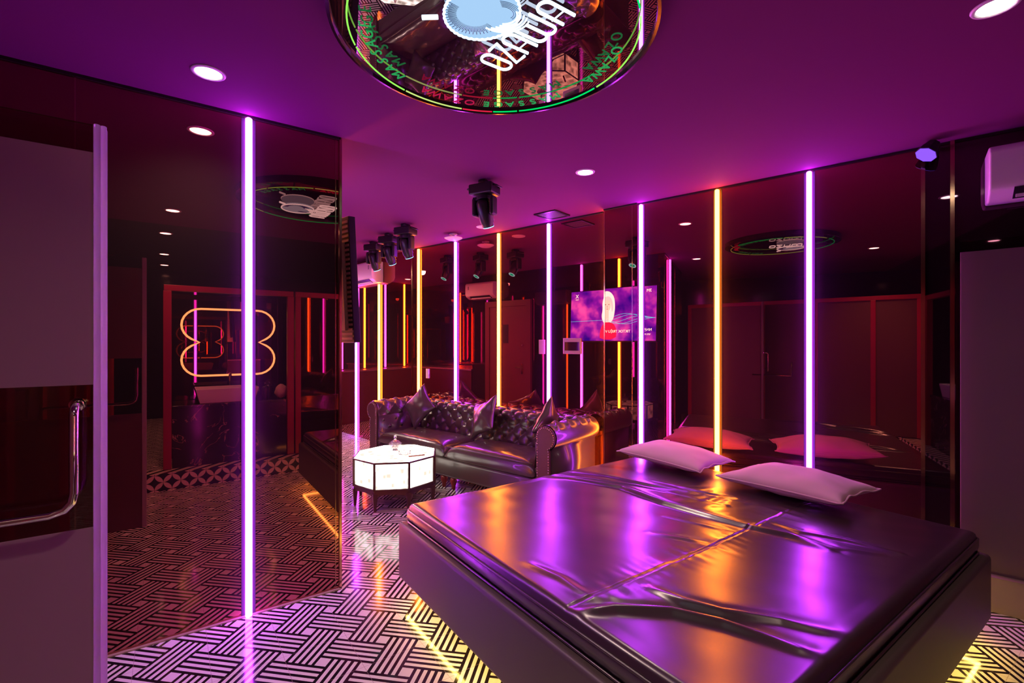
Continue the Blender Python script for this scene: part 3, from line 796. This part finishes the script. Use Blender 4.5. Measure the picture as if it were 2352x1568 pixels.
tag(link('candy', merge([G().ball((0.02*math.cos(k*1.1), 0.02*math.sin(k*1.1), 0.046), 0.011, 6) for k in range(6)]), mat('red_candy', (0.5, 0.05, 0.06), 0.3), loc=(1.755, 4.41, 0.4315), smooth=True), 'small red sweets inside the cut glass jar', 'candy')
tag(link('ashtray', G().lathe([(0, 0.006), (0.038, 0.006), (0.052, 0.026), (0.058, 0.026), (0.056, 0.0), (0, 0.0)], n=14), M_CUT, loc=(1.765, 4.205, 0.4315)), 'round faceted clear glass ashtray beside the jar on the table', 'ashtray')
gb = G().box(-0.075, 0.075, -0.010, 0.010, 0, 0.009)
o = tag(link('wooden_stick', gb, mat('brown_wood', (0.18, 0.05, 0.03), 0.4), loc=(1.822, 4.06, 0.4315), bevel=0.002), 'short brown wooden stick lying on the glowing table', 'stick'); o.rotation_euler = (0, 0, -0.15)

# ------------------------------------------------------------------ MOVING HEAD LIGHTS
M_LENS = emission('cyan_lens_ring', (0.25, 0.75, 1.0), 3.0)
M_LENSG = emission('green_lens', (0.0, 0.9, 0.45), 1.5)
def moving_head(x, y, rz, tilt, label, spot=None):
    t = thing('moving_head_light', label, 'stage light', (x, y, HC), rz, 'moving head lights on the ceiling')
    g = G().box(-0.10, 0.10, -0.075, 0.075, -0.115, -0.035); g.box(-0.03, 0.03, -0.05, 0.05, -0.036, 0.0)
    link('base', g, M_BLACK, t, bevel=0.012)
    for sx in (-1, 1):
        hb = G().tube([(sx*0.10, -0.04, -0.055), (sx*0.125, -0.04, -0.06), (sx*0.13, 0.0, -0.065), (sx*0.125, 0.04, -0.06), (sx*0.10, 0.04, -0.055)], 0.006, 8)
        link('handle', hb, M_BLACK, t, smooth=True)
        link('yoke_arm', G().box(sx*0.075-0.018, sx*0.075+0.018, -0.04, 0.04, -0.27, -0.13), M_BLACK, t, bevel=0.015, seg=3)
    link('yoke_hub', G().cyl((0, 0, -0.115), (0, 0, -0.15), 0.06).box(-0.085, 0.085, -0.035, 0.035, -0.15, -0.125), M_BLACK, t, bevel=0.004)
    Mx = Matrix.Translation((0, 0, -0.225)) @ Matrix.Rotation(tilt, 4, 'X')
    hd = G().lathe([(0, 0.085), (0.03, 0.082), (0.048, 0.06), (0.055, 0.0), (0.054, -0.09), (0.046, -0.10), (0.046, -0.125), (0.0, -0.125)], n=28).xform(Mx)
    h_ = link('head', hd, M_BLACK, t, smooth=True)
    link('lens_ring', G().lathe([(0.030, -0.126), (0.043, -0.126), (0.043, -0.130), (0.030, -0.130), (0.030, -0.126)], n=28).xform(Mx), M_LENS, h_)
    link('lens', G().lathe([(0, -0.1265), (0.028, -0.1265), (0.028, -0.129), (0, -0.129)], n=28).xform(Mx), M_LENSG, h_)
    if spot:
        ld = bpy.data.lights.new('beam', 'SPOT'); ld.energy = spot[1]; ld.color = spot[2]; ld.spot_size = math.radians(spot[3]); ld.spot_blend = 0.5; ld.shadow_soft_size = 0.02
        lo = bpy.data.objects.new('beam', ld); C.objects.link(lo)
        p0 = Vector((x, y, HC - 0.36)); d = Vector(spot[0]) - p0
        lo.location = p0; lo.rotation_euler = d.to_track_quat('-Z', 'Y').to_euler()
    return t
moving_head(1.93, 3.07, -1.10, 0.50, 'black moving head light hanging alone, nearest to the bed', spot=((3.0, 3.15, 0.75), 22, (0.0, 1.0, 0.35), 11))
moving_head(1.98, 4.69, -1.10, 0.50, 'black moving head light, nearest of the row of three')
moving_head(2.00, 5.21, -1.0, 0.55, 'black moving head light in the middle of the row of three')
moving_head(2.01, 5.74, -1.05, 0.5, 'black moving head light at the far end of the row of three')
# small wall spot at the top right
sp = thing('violet_spotlight', 'small black spotlight with violet-blue face at the top of the right wall', 'stage light', RW(-0.07, 0.10, HC), RA)
Mx = Matrix.Translation((0, 0.03, -0.07)) @ Matrix.Rotation(-0.5, 4, 'Y') @ Matrix.Rotation(0.45, 4, 'X') 
link('body', G().lathe([(0, 0.06), (0.035, 0.055), (0.055, 0.0), (0.058, -0.03), (0.0, -0.03)], n=8).xform(Mx), M_BLACK, sp)
link('face', G().lathe([(0, -0.031), (0.054, -0.031), (0.054, -0.034), (0, -0.034)], n=8).xform(Mx), emission('violet_lens', (0.20, 0.07, 1.0), 1.6), sp)
link('bracket', G().tube([(0, 0, 0), (0, 0.0, -0.03), (0, 0.02, -0.06)], 0.008, 8), M_CHROME, sp, smooth=True)

# white disc with stem, vent
dt = thing('ceiling_access_point', 'round white ceiling dish hanging just below the ceiling over the sofa', 'ceiling device', (2.60, 4.80, HC))
link('dish', G().lathe([(0, -0.075), (0.06, -0.07), (0.10, -0.05), (0.104, -0.044), (0.06, -0.04), (0.0, -0.04)], n=40), M_WHITE, dt, smooth=True)
link('stem', G().lathe([(0.045, 0), (0.045, -0.012), (0.02, -0.015), (0.02, -0.045), (0.0, -0.045)], n=24), M_WHITE, dt, smooth=True)
vt = thing('ceiling_vent', 'square perforated ceiling vent grille above the right end of the sofa', 'vent', (2.97, 3.51, HC), RA)
link('frame', G().box(-0.125, 0.125, -0.125, -0.105, -0.012, 0).box(-0.125, 0.125, 0.105, 0.125, -0.012, 0).box(-0.125, -0.105, -0.105, 0.105, -0.012, 0).box(0.105, 0.125, -0.105, 0.105, -0.012, 0), M_BLACK, vt)
gr = G()
for i in range(15):
    q = -0.098 + 0.014*i; gr.box(q-0.002, q+0.002, -0.105, 0.105, -0.008, -0.002); gr.box(-0.105, 0.105, q-0.002, q+0.002, -0.008, -0.002)
link('grille', gr, mat('grey_vent_mesh', (0.2, 0.18, 0.2), 0.5), vt)

# ------------------------------------------------------------------ AIR CONDITIONERS (local x along wall, y into room, origin at lower wall point)
def aircon(loc, rz, L, label, dep=0.22, h=0.29):
    t = thing('air_conditioner', label, 'air conditioner', loc, rz, 'wall air conditioners')
    prof = [(0, 0), (dep*0.55, 0.0), (dep*0.92, 0.045), (dep, 0.09), (dep, h-0.03), (dep*0.9, h), (0, h)]
    n = len(prof)
    g = G().add([(0, y, z) for y, z in prof] + [(L, y, z) for y, z in prof], [tuple(range(n)), tuple(range(n, 2*n))[::-1]] + [(i, (i+1) % n, n+(i+1) % n, n+i) for i in range(n)])
    ca = link('casing', g, M_WHITE, t, bevel=0.012, seg=3)
    link('outlet', G().add([(0.10, dep*0.58, 0.002), (L-0.10, dep*0.58, 0.002), (L-0.10, dep*0.93, 0.048), (0.10, dep*0.93, 0.048), (0.10, dep*0.6, -0.002), (L-0.10, dep*0.6, -0.002), (L-0.10, dep*0.95, 0.044), (0.10, dep*0.95, 0.044)], [(0,1,2,3),(4,5,6,7),(0,1,5,4),(1,2,6,5),(2,3,7,6),(3,0,4,7)]), M_BLACK, t)
    link('flap', G().box(0.11, L-0.11, dep*0.70, dep*0.74, 0.0, 0.030), M_WHITE, t)
    link('label_plate', G().box(0.07, 0.10, dep, dep+0.001, h-0.12, h-0.06), mat('grey_label', (0.25, 0.22, 0.25), 0.5), ca)
    return t
aircon(BW(0.75, 0.0, 2.325), BA, 0.92, 'white air conditioner at the far end of the lounge above an orange tube', dep=0.19, h=0.30)
aircon(RW(-1.22, 0.0, 2.275), RA, 0.90, 'white air conditioner at the top right, above the frosted panel')
aircon(CW(3.72, 0.0, 2.26), CA, 0.70, 'white air conditioner above the dark red lounge door')

# ------------------------------------------------------------------ WALL CONTROLS on the right mirror
cp = thing('control_panel', 'white wall control panel with a dark screen right of a purple tube', 'control panel', RW(2.575, -0.03, 1.435), RA)
link('casing', G().box(-0.105, 0.105, 0, 0.010, -0.078, 0.078), mat('pinkish_panel_plastic', (0.55, 0.30, 0.28), 0.4), cp, bevel=0.004)
link('screen', G().box(-0.083, 0.083, 0.010, 0.0115, -0.045, 0.04), mat('dark_screen', (0.05, 0.01, 0.02), 0.05), cp)
tag(link('switch_plate', G().box(-0.037, 0.037, 0, 0.01, -0.073, 0.073), MATS['pinkish_panel_plastic'], loc=RW(2.945, -0.03, 1.425), bevel=0.003), 'pale wall switch plate left of a purple tube above the sofa', 'switch').rotation_euler = (0, 0, RA)
tag(link('card_switch', G().box(-0.028, 0.028, 0, 0.012, -0.06, 0.06), M_WHITE, loc=RW(4.76, -0.03, 1.07), bevel=0.003), 'small white key card switch above the left part of the sofa', 'switch').rotation_euler = (0, 0, RA)

# ------------------------------------------------------------------ TELEVISION
tva = RA
tv = thing('television', 'large flat television seen edge-on, its back lit orange, screen facing the lounge', 'television', (0.760, 3.695, 1.866), tva)
tv.rotation_euler = (math.radians(-3.0), 0, tva)
TW, TH = 1.44, 0.785
link('casing', G().box(-TW/2, TW/2, -0.012, 0.035, -TH/2, TH/2), M_BLACK, tv, bevel=0.004)
bk = G().box(-TW*0.46, TW*0.46, 0.035, 0.06, -TH*0.40, TH*0.30)
for i in range(26): bk.box(-TW/2+0.01, TW/2-0.01, 0.035, 0.040, -TH/2 + 0.02 + i*0.029, -TH/2 + 0.034 + i*0.029)
link('ribbed_back', bk, mat('tv_back_plastic', (0.30, 0.20, 0.16), 0.4), tv)
link('wall_arm', G().box(-0.04, 0.04, 0.06, 0.115, -0.04, 0.04).box(-0.18, 0.18, 0.06, 0.075, -0.15, 0.15), M_BLACK, tv)
def mat_screen():
    m = bpy.data.materials.new('tv_purple_picture'); m.use_nodes = True
    nt = m.node_tree; nt.nodes.remove(nt.nodes['Principled BSDF'])
    tc = nt.nodes.new('ShaderNodeTexCoord'); n = nt.nodes.new('ShaderNodeTexNoise'); n.inputs['Scale'].default_value = 3.2; n.inputs['Detail'].default_value = 3
    r = nt.nodes.new('ShaderNodeValToRGB'); el_ = r.color_ramp.elements
    el_[0].position = 0.35; el_[0].color = (0.02, 0.0, 0.5, 1); el_[1].position = 0.72; el_[1].color = (0.9, 0.15, 0.95, 1)
    e2 = el_.new(0.5); e2.color = (0.20, 0.01, 0.8, 1)
    e = nt.nodes.new('ShaderNodeEmission'); e.inputs[1].default_value = 4.0
    nt.links.new(tc.outputs['Object'], n.inputs['Vector']); nt.links.new(n.outputs['Fac'], r.inputs[0]); nt.links.new(r.outputs[0], e.inputs[0]); nt.links.new(e.outputs[0], nt.nodes['Material Output'].inputs[0])
    return m
scr = link('screen', G().box(-TW/2+0.012, TW/2-0.012, -0.0135, -0.012, -TH/2+0.016, TH/2-0.012), mat_screen(), tv)
def chaikin(p, k=2):
    for _ in range(k):
        q = []
        for i in range(len(p)):
            a, b = p[i], p[(i+1) % len(p)]
            q += [(a[0]*.75+b[0]*.25, a[1]*.75+b[1]*.25), (a[0]*.25+b[0]*.75, a[1]*.25+b[1]*.75)]
        p = q
    return p
def flat(name, pts, y, m):          # polygon on the screen, x,z
    n = len(pts); return link(name, G().add([(x, y, z) for x, z in pts] + [(x, y+0.0006, z) for x, z in pts], [tuple(range(n)), tuple(range(n, 2*n))[::-1]] + [(i, (i+1) % n, n+(i+1) % n, n+i) for i in range(n)]), m, scr)
def ell(cx_, cz, rx, rz_, n=28, a0=0, a1=360): return [(cx_ + rx*math.cos(math.radians(a0+(a1-a0)*i/n)), cz + rz_*math.sin(math.radians(a0+(a1-a0)*i/n))) for i in range(n)]
hx_ = 0.02
E_HAIR = emission('screen_silver_hair', (0.88, 0.95, 1.0), 7.5); E_FACE = emission('screen_face', (1.0, 0.85, 0.80), 6.0)
E_RED = emission('screen_red_dress', (0.75, 0.02, 0.16), 4.0); E_BLUE = emission('screen_blue_wave', (0.06, 0.7, 1.0), 8.0); E_TXT = emission('screen_white_text', (0.7, 0.9, 0.85), 9.0)
E_DARK = emission('screen_dark_line', (0.15, 0.03, 0.12), 1.0)
flat('picture_hair', chaikin([(hx_-0.10, -0.10), (hx_-0.13, 0.02), (hx_-0.135, 0.14), (hx_-0.12, 0.25), (hx_-0.06, 0.33), (hx_+0.02, 0.35), (hx_+0.10, 0.31), (hx_+0.14, 0.2), (hx_+0.13, 0.08), (hx_+0.15, -0.02), (hx_+0.11, -0.12), (hx_+0.02, -0.16)]), -0.0145, E_HAIR)
flat('picture_dress', chaikin([(hx_-0.16, -0.36), (hx_-0.17, -0.22), (hx_-0.12, -0.13), (hx_-0.03, -0.10), (hx_+0.06, -0.10), (hx_+0.14, -0.15), (hx_+0.17, -0.25), (hx_+0.17, -0.36)], 1), -0.0152, E_RED)
flat('picture_face', ell(hx_-0.01, 0.135, 0.058, 0.088), -0.0160, E_FACE)
flat('picture_neck', [(hx_-0.04, -0.11), (hx_-0.035, 0.07), (hx_+0.02, 0.07), (hx_+0.025, -0.11)], -0.0156, E_FACE)
flat('picture_fringe', chaikin([(hx_-0.085, 0.02), (hx_-0.075, 0.16), (hx_-0.045, 0.205), (hx_+0.01, 0.215), (hx_+0.035, 0.17), (hx_+0.05, 0.08), (hx_+0.06, -0.04), (hx_+0.09, 0.10), (hx_+0.07, 0.23), (hx_-0.02, 0.28), (hx_-0.09, 0.22), (hx_-0.11, 0.08)]), -0.0163, emission('screen_hair_shade', (0.75, 0.85, 1.0), 5.5))
for ex in (-0.036, 0.016): flat('picture_eye', ell(hx_+ex, 0.148, 0.011, 0.005, 12), -0.0166, E_DARK)
flat('picture_mouth', ell(hx_-0.012, 0.082, 0.013, 0.005, 12), -0.0166, E_RED)
flat('picture_nose', [(hx_-0.010, 0.14), (hx_-0.018, 0.106), (hx_-0.006, 0.105)], -0.0166, emission('screen_nose', (0.75, 0.42, 0.55), 2.0))
wv = G()
for k in range(5):
    pts = []
    for i in range(49):
        x = -TW/2+0.02 + (TW-0.04)*i/48; q = i/48
        amp = 0.075*math.sin(PI*min(1, q/0.62))**1.5 if q < 0.62 else 0.0
        pts.append((x, -0.0172, -0.06 - 0.02*q + amp*math.sin(q*5.5 + k*0.8)))
    wv.tube(pts, 0.0018, 4)
link('picture_wave', wv, E_BLUE, scr)
def tv_text(txt, x, z, size):
    g = text_mesh(txt, size, 0.0004)
    return g.xform(Matrix(((1, 0, 0, x), (0, 0, -1, -0.0172), (0, 1, 0, z), (0, 0, 0, 1))))
for tx, qx, qz, sz in (('NHẠC', -0.575, -0.24, 0.052), ('VM MUSIC', -0.55, -0.30, 0.036), ('TIKTOK TRIỆU VIEW', -0.12, -0.26, 0.052), ('3M', -0.60, 0.30, 0.06), ('X', 0.60, 0.28, 0.08), ('MUSIC', 0.60, 0.25, 0.02)):
    link('picture_caption', tv_text(tx, qx, qz, sz), E_TXT, scr)

# ------------------------------------------------------------------ LOUNGE DOOR (on the lounge's left wall)
dr = link('door_1', G().box(-3.27, -2.42, 0.0, 0.035, 0.01, 2.10), M_DOOR, bevel=0.004); dr.location = (*CO, 0); dr.rotation_euler = (0, 0, CA); dr['kind'] = 'structure'
link('door_handle', G().box(-2.53, -2.49, 0.035, 0.043, 0.92, 1.10).tube([(-2.51, 0.04, 1.03), (-2.51, 0.08, 1.03), (-2.63, 0.08, 1.03)], 0.009, 8), M_GOLD, dr)
link('door_window', G().box(-2.95, -2.82, 0.035, 0.038, 1.45, 1.78), M_BLACK, dr)
link('door_knob', G().ball((-2.51, 0.05, 1.42), 0.022, 8), M_GOLD, dr, smooth=True)
trim(G().box(-3.37, -3.27, 0, 0.05, 0, 2.2).box(-2.42, -2.32, 0, 0.05, 0, 2.2).box(-3.27, -2.42, 0, 0.05, 2.10, 2.2), M_DOOR, loc=(*CO, 0), rz=CA)

# ------------------------------------------------------------------ GLASS DOOR on the left (stands open across the view)
gd = thing('glass_shower_door', 'open frosted glass shower door at the left with chrome towel handle', 'glass door', (-0.53, 1.695, 0.18))
x0d, x1d = -0.38, 0.362                       # local x of hinge side and free edge
zf = lambda z: z - 0.18
link('glass', G().box(x0d, x1d, -0.005, 0.005, zf(0.20), zf(2.06)), M_GLASS, gd)
link('frosted_film', G().box(x0d, x1d, -0.0072, -0.0055, zf(1.365), zf(1.985)), M_FROST, gd)
link('frosted_film', G().box(x0d, x1d, -0.0072, -0.0055, zf(0.20), zf(0.985)), M_FROST, gd)
M_SEAL = bpy.data.materials.new('milky_seal_plastic'); M_SEAL.use_nodes = True
_nt = M_SEAL.node_tree; _nt.nodes.remove(_nt.nodes['Principled BSDF'])
_g = _nt.nodes.new('ShaderNodeBsdfGlass'); _g.inputs[0].default_value = (0.9, 0.85, 0.92, 1); _g.inputs['Roughness'].default_value = 0.16; _g.inputs['IOR'].default_value = 1.45
_a = _nt.nodes.new('ShaderNodeBsdfTranslucent'); _a.inputs[0].default_value = (0.9, 0.8, 0.9, 1)
_m = _nt.nodes.new('ShaderNodeMixShader'); _m.inputs[0].default_value = 0.5
_nt.links.new(_a.outputs[0], _m.inputs[1]); _nt.links.new(_g.outputs[0], _m.inputs[2]); _nt.links.new(_m.outputs[0], _nt.nodes['Material Output'].inputs[0])
sg_ = G()
sg_.tube([(x1d+0.004, -0.010, zf(0.20)), (x1d+0.004, -0.010, zf(2.06))], 0.0075, 12)
sg_.tube([(x1d+0.017, -0.006, zf(0.20)), (x1d+0.017, -0.006, zf(2.06))], 0.0070, 12)
sg_.box(x1d, x1d+0.024, -0.004, 0.012, zf(0.20), zf(2.055))
link('edge_seal', sg_, M_SEAL, gd, smooth=False, bevel=0.002)
hd = G()
vx = x1d - 0.034; hy_ = -0.075
pts = [(vx, -0.008, zf(1.315)), (vx, -0.055, zf(1.315)), (vx, -0.070, zf(1.308)), (vx, hy_, zf(1.29)), (vx, hy_, zf(1.10)), (vx-0.004, hy_, zf(1.075)), (vx-0.018, hy_, zf(1.058)), (vx-0.045, hy_, zf(1.05)), (vx-0.46, hy_, zf(1.05)), (vx-0.47, -0.065, zf(1.05)), (vx-0.47, -0.008, zf(1.05))]
hd.tube(pts, 0.0095, 14)
th_ = link('towel_handle', hd, M_CHROME, gd, smooth=True)
link('handle_rosette', G().tube([(vx, -0.0075, zf(1.315)), (vx, -0.022, zf(1.315))], 0.017, 20), M_CHROME, th_)

# right frosted panel on its curb
rp = thing('frosted_glass_panel', 'tall frosted glass panel on a stone curb at the right edge', 'glass panel', RW(-0.204, 0.2, 0.19), RA)
link('glass', G().box(-0.95, 0.0, -0.005, 0.005, 0.0, 1.86), M_GLASS, rp)
link('frosted_film', G().box(-0.95, 0.0, 0.0055, 0.0075, 0.0, 1.80), M_FROST, rp)

# ------------------------------------------------------------------ LEFT ENCLOSURE (red frame with frosted panes, mirrored in the right wall)
def red_frame(loc, rz, L, posts, z0, z1, label, panes='frost', name='shower_enclosure'):
    t = thing(name, label, 'glass enclosure', (loc[0], loc[1], 0), rz)
    link('header', G().box(min(0, posts[0]-0.03), L, -0.03, 0.03, z1-0.06, z1), M_RED, t, bevel=0.004)
    for p in posts: link('post', G().box(p-0.03, p+0.03, -0.03, 0.03, z0, z1-0.06), M_RED, t, bevel=0.004)
    for a, b in zip(posts[:-1], posts[1:]):
        if panes == 'frost':
            link('glass_pane', G().box(a+0.03, b-0.03, -0.006, 0.006, z0, z1-0.06), mat('frosted_dark_pane', (0.10, 0.045, 0.035), 0.45), t)
        elif panes == 'dark':
            link('glass_pane', G().box(a+0.03, b-0.03, -0.006, 0.006, z0, z1-0.06), M_DARKMIRROR, t)
    return t
e_l = red_frame((-0.47 - 0.08, 0.0), RA, 2.9, (-0.2, 0.30, 0.99, 1.71, 2.87), 0.175, 2.12, 'red framed frosted shower wall seen in the right-hand mirror')
link('pull_bar', G().tube([(1.30, -0.01, 1.15), (1.30, -0.07, 1.15), (1.30, -0.07, 0.95), (1.85, -0.07, 0.95), (1.85, -0.01, 0.95)], 0.010, 10), M_GOLD, e_l, smooth=True)
# back enclosure behind the camera: frame, marble counter, sink, neon outlined mirror
eb = red_frame((1.17, -0.16), 0, 2.7, (0.03, 0.9, 1.8, 2.67), 0.17, 2.06, 'dark glass enclosure with red posts beside the washstand', panes='dark')
link('header', G().box(-1.24, -0.02, -0.03, 0.03, 1.83+0.17, 2.06), M_RED, eb, bevel=0.004)
for px in (-0.04, 1.12): link('post', G().box(px-0.035-1.17, px+0.035-1.17, -0.03, 0.03, 0.175, 2.0), M_RED, eb, bevel=0.004)
ws = thing('washstand', 'dark veined marble washstand counter reflected in the left mirror', 'washstand', (0.55, -0.40, 0.165))
link('front_panel', G().box(-0.55, 0.53, 0.20, 0.23, 0.0, 0.62), M_MARBLE, ws)
link('countertop', G().box(-0.55, 0.53, -0.28, 0.24, 0.62, 0.65), M_MARBLE, ws, bevel=0.003)
sk_ = thing('vessel_sink', 'white rectangular vessel sink on the dark marble counter', 'sink', (0.50, -0.38, 0.8155))
bs = G().add([(-0.26,-0.17,0),(0.26,-0.17,0),(0.26,0.17,0),(-0.26,0.17,0),(-0.30,-0.19,0.155),(0.30,-0.19,0.155),(0.30,0.19,0.155),(-0.30,0.19,0.155),(-0.28,-0.17,0.155),(0.28,-0.17,0.155),(0.28,0.17,0.155),(-0.28,0.17,0.155),(-0.22,-0.13,0.03),(0.22,-0.13,0.03),(0.22,0.13,0.03),(-0.22,0.13,0.03)],
             [(0,3,2,1),(0,1,5,4),(1,2,6,5),(2,3,7,6),(3,0,4,7),(4,5,9,8),(5,6,10,9),(6,7,11,10),(7,4,8,11),(8,9,13,12),(9,10,14,13),(10,11,15,14),(11,8,12,15),(12,13,14,15)])
link('basin', bs, M_CERAMIC, sk_, bevel=0.006)
fc = tag(link('faucet', G().tube([(0, 0, 0.0), (0, 0, 0.26), (0, 0.02, 0.29), (0, 0.10, 0.29), (0, 0.11, 0.27)], 0.012, 10).box(-0.008, 0.008, -0.05, 0.0, 0.285, 0.297), M_GOLD, loc=(0.55, -0.62, 0.8155), smooth=True), 'tall gold faucet behind the white vessel sink', 'faucet')
struct('wall_partition', G().box(-0.05, 1.3, -0.76, -0.72, 0.165, 2.06), M_DARKMIRROR)
# outline mirror
om = thing('neon_mirror', 'cloud-shaped mirror with warm neon outline above the sink', 'mirror', (0.56, -0.70, 1.47))
def cloud():
    W_, Hh, r = 0.475, 0.385, 0.185; pts = []
    for i in range(11): a = math.radians(90 - 150*i/10); pts.append((W_-r + r*math.cos(a), Hh-r + r*math.sin(a)*1.0))
    pts.append((W_-0.17, 0.0))
    for i in range(11): a = math.radians(60 - 150*i/10); pts.append((W_-r + r*math.cos(a), -Hh+r + r*math.sin(a)))
    return pts + [(-x, -z) for x, z in pts]
cl = cloud()
n = len(cl)
link('mirror_glass', G().add([(x*0.985, 0, z*0.985) for x, z in cl] + [(x*0.985, 0.008, z*0.985) for x, z in cl], [tuple(range(n))[::-1], tuple(range(n, 2*n))] + [(i, (i+1) % n, n+(i+1) % n, n+i) for i in range(n)]), M_CLEARMIRROR, om)
link('neon_outline', G().tube([(x, 0.012, z) for x, z in cl], 0.011, 8, closed=True), M_WARMNEON, om, smooth=True)
# bottles and towels on the counter
for i, (bx, by, lb) in enumerate([(0.88, -0.33, 'dark pump bottle nearest the white sink'), (0.94, -0.45, 'dark pump bottle between the sink and the towels')]):
    b_ = thing('pump_bottle', lb, 'bottle', (bx, by, 0.8155), 0, 'pump bottles by the sink')
    link('body', G().lathe([(0, 0), (0.032, 0), (0.034, 0.01), (0.034, 0.12), (0.028, 0.14), (0.012, 0.15), (0, 0.15)], n=20), mat('dark_bottle', (0.03, 0.02, 0.03), 0.15), b_, smooth=True)
    link('pump', G().cyl((0, 0, 0.15), (0, 0, 0.18), 0.008).tube([(0, 0, 0.18), (0, 0.04, 0.178)], 0.006, 8), M_BLACK, b_)
def blob(c, r, seed):
    g = G().ball((0, 0, 0), 1.0, 12)
    g.v = [(c[0] + p[0]*r[0]*(1+0.2*noise.noise(Vector(p)*2+Vector((seed, 0, 0)))), c[1] + p[1]*r[1]*(1+0.2*noise.noise(Vector(p)*2+Vector((0, seed, 0)))), c[2] + p[2]*r[2]*(1+0.25*noise.noise(Vector(p)*2.5+Vector((seed, seed, 0))))) for p in g.v]
    return g
tag(link('folded_towel', blob((0, 0, 0.08), (0.07, 0.08, 0.08), 3), mat('pink_white_towel', (0.6, 0.4, 0.42), 0.9), loc=(1.045, -0.30, 0.8155), smooth=True), 'pale bundled towel at the end of the marble counter', 'towel')
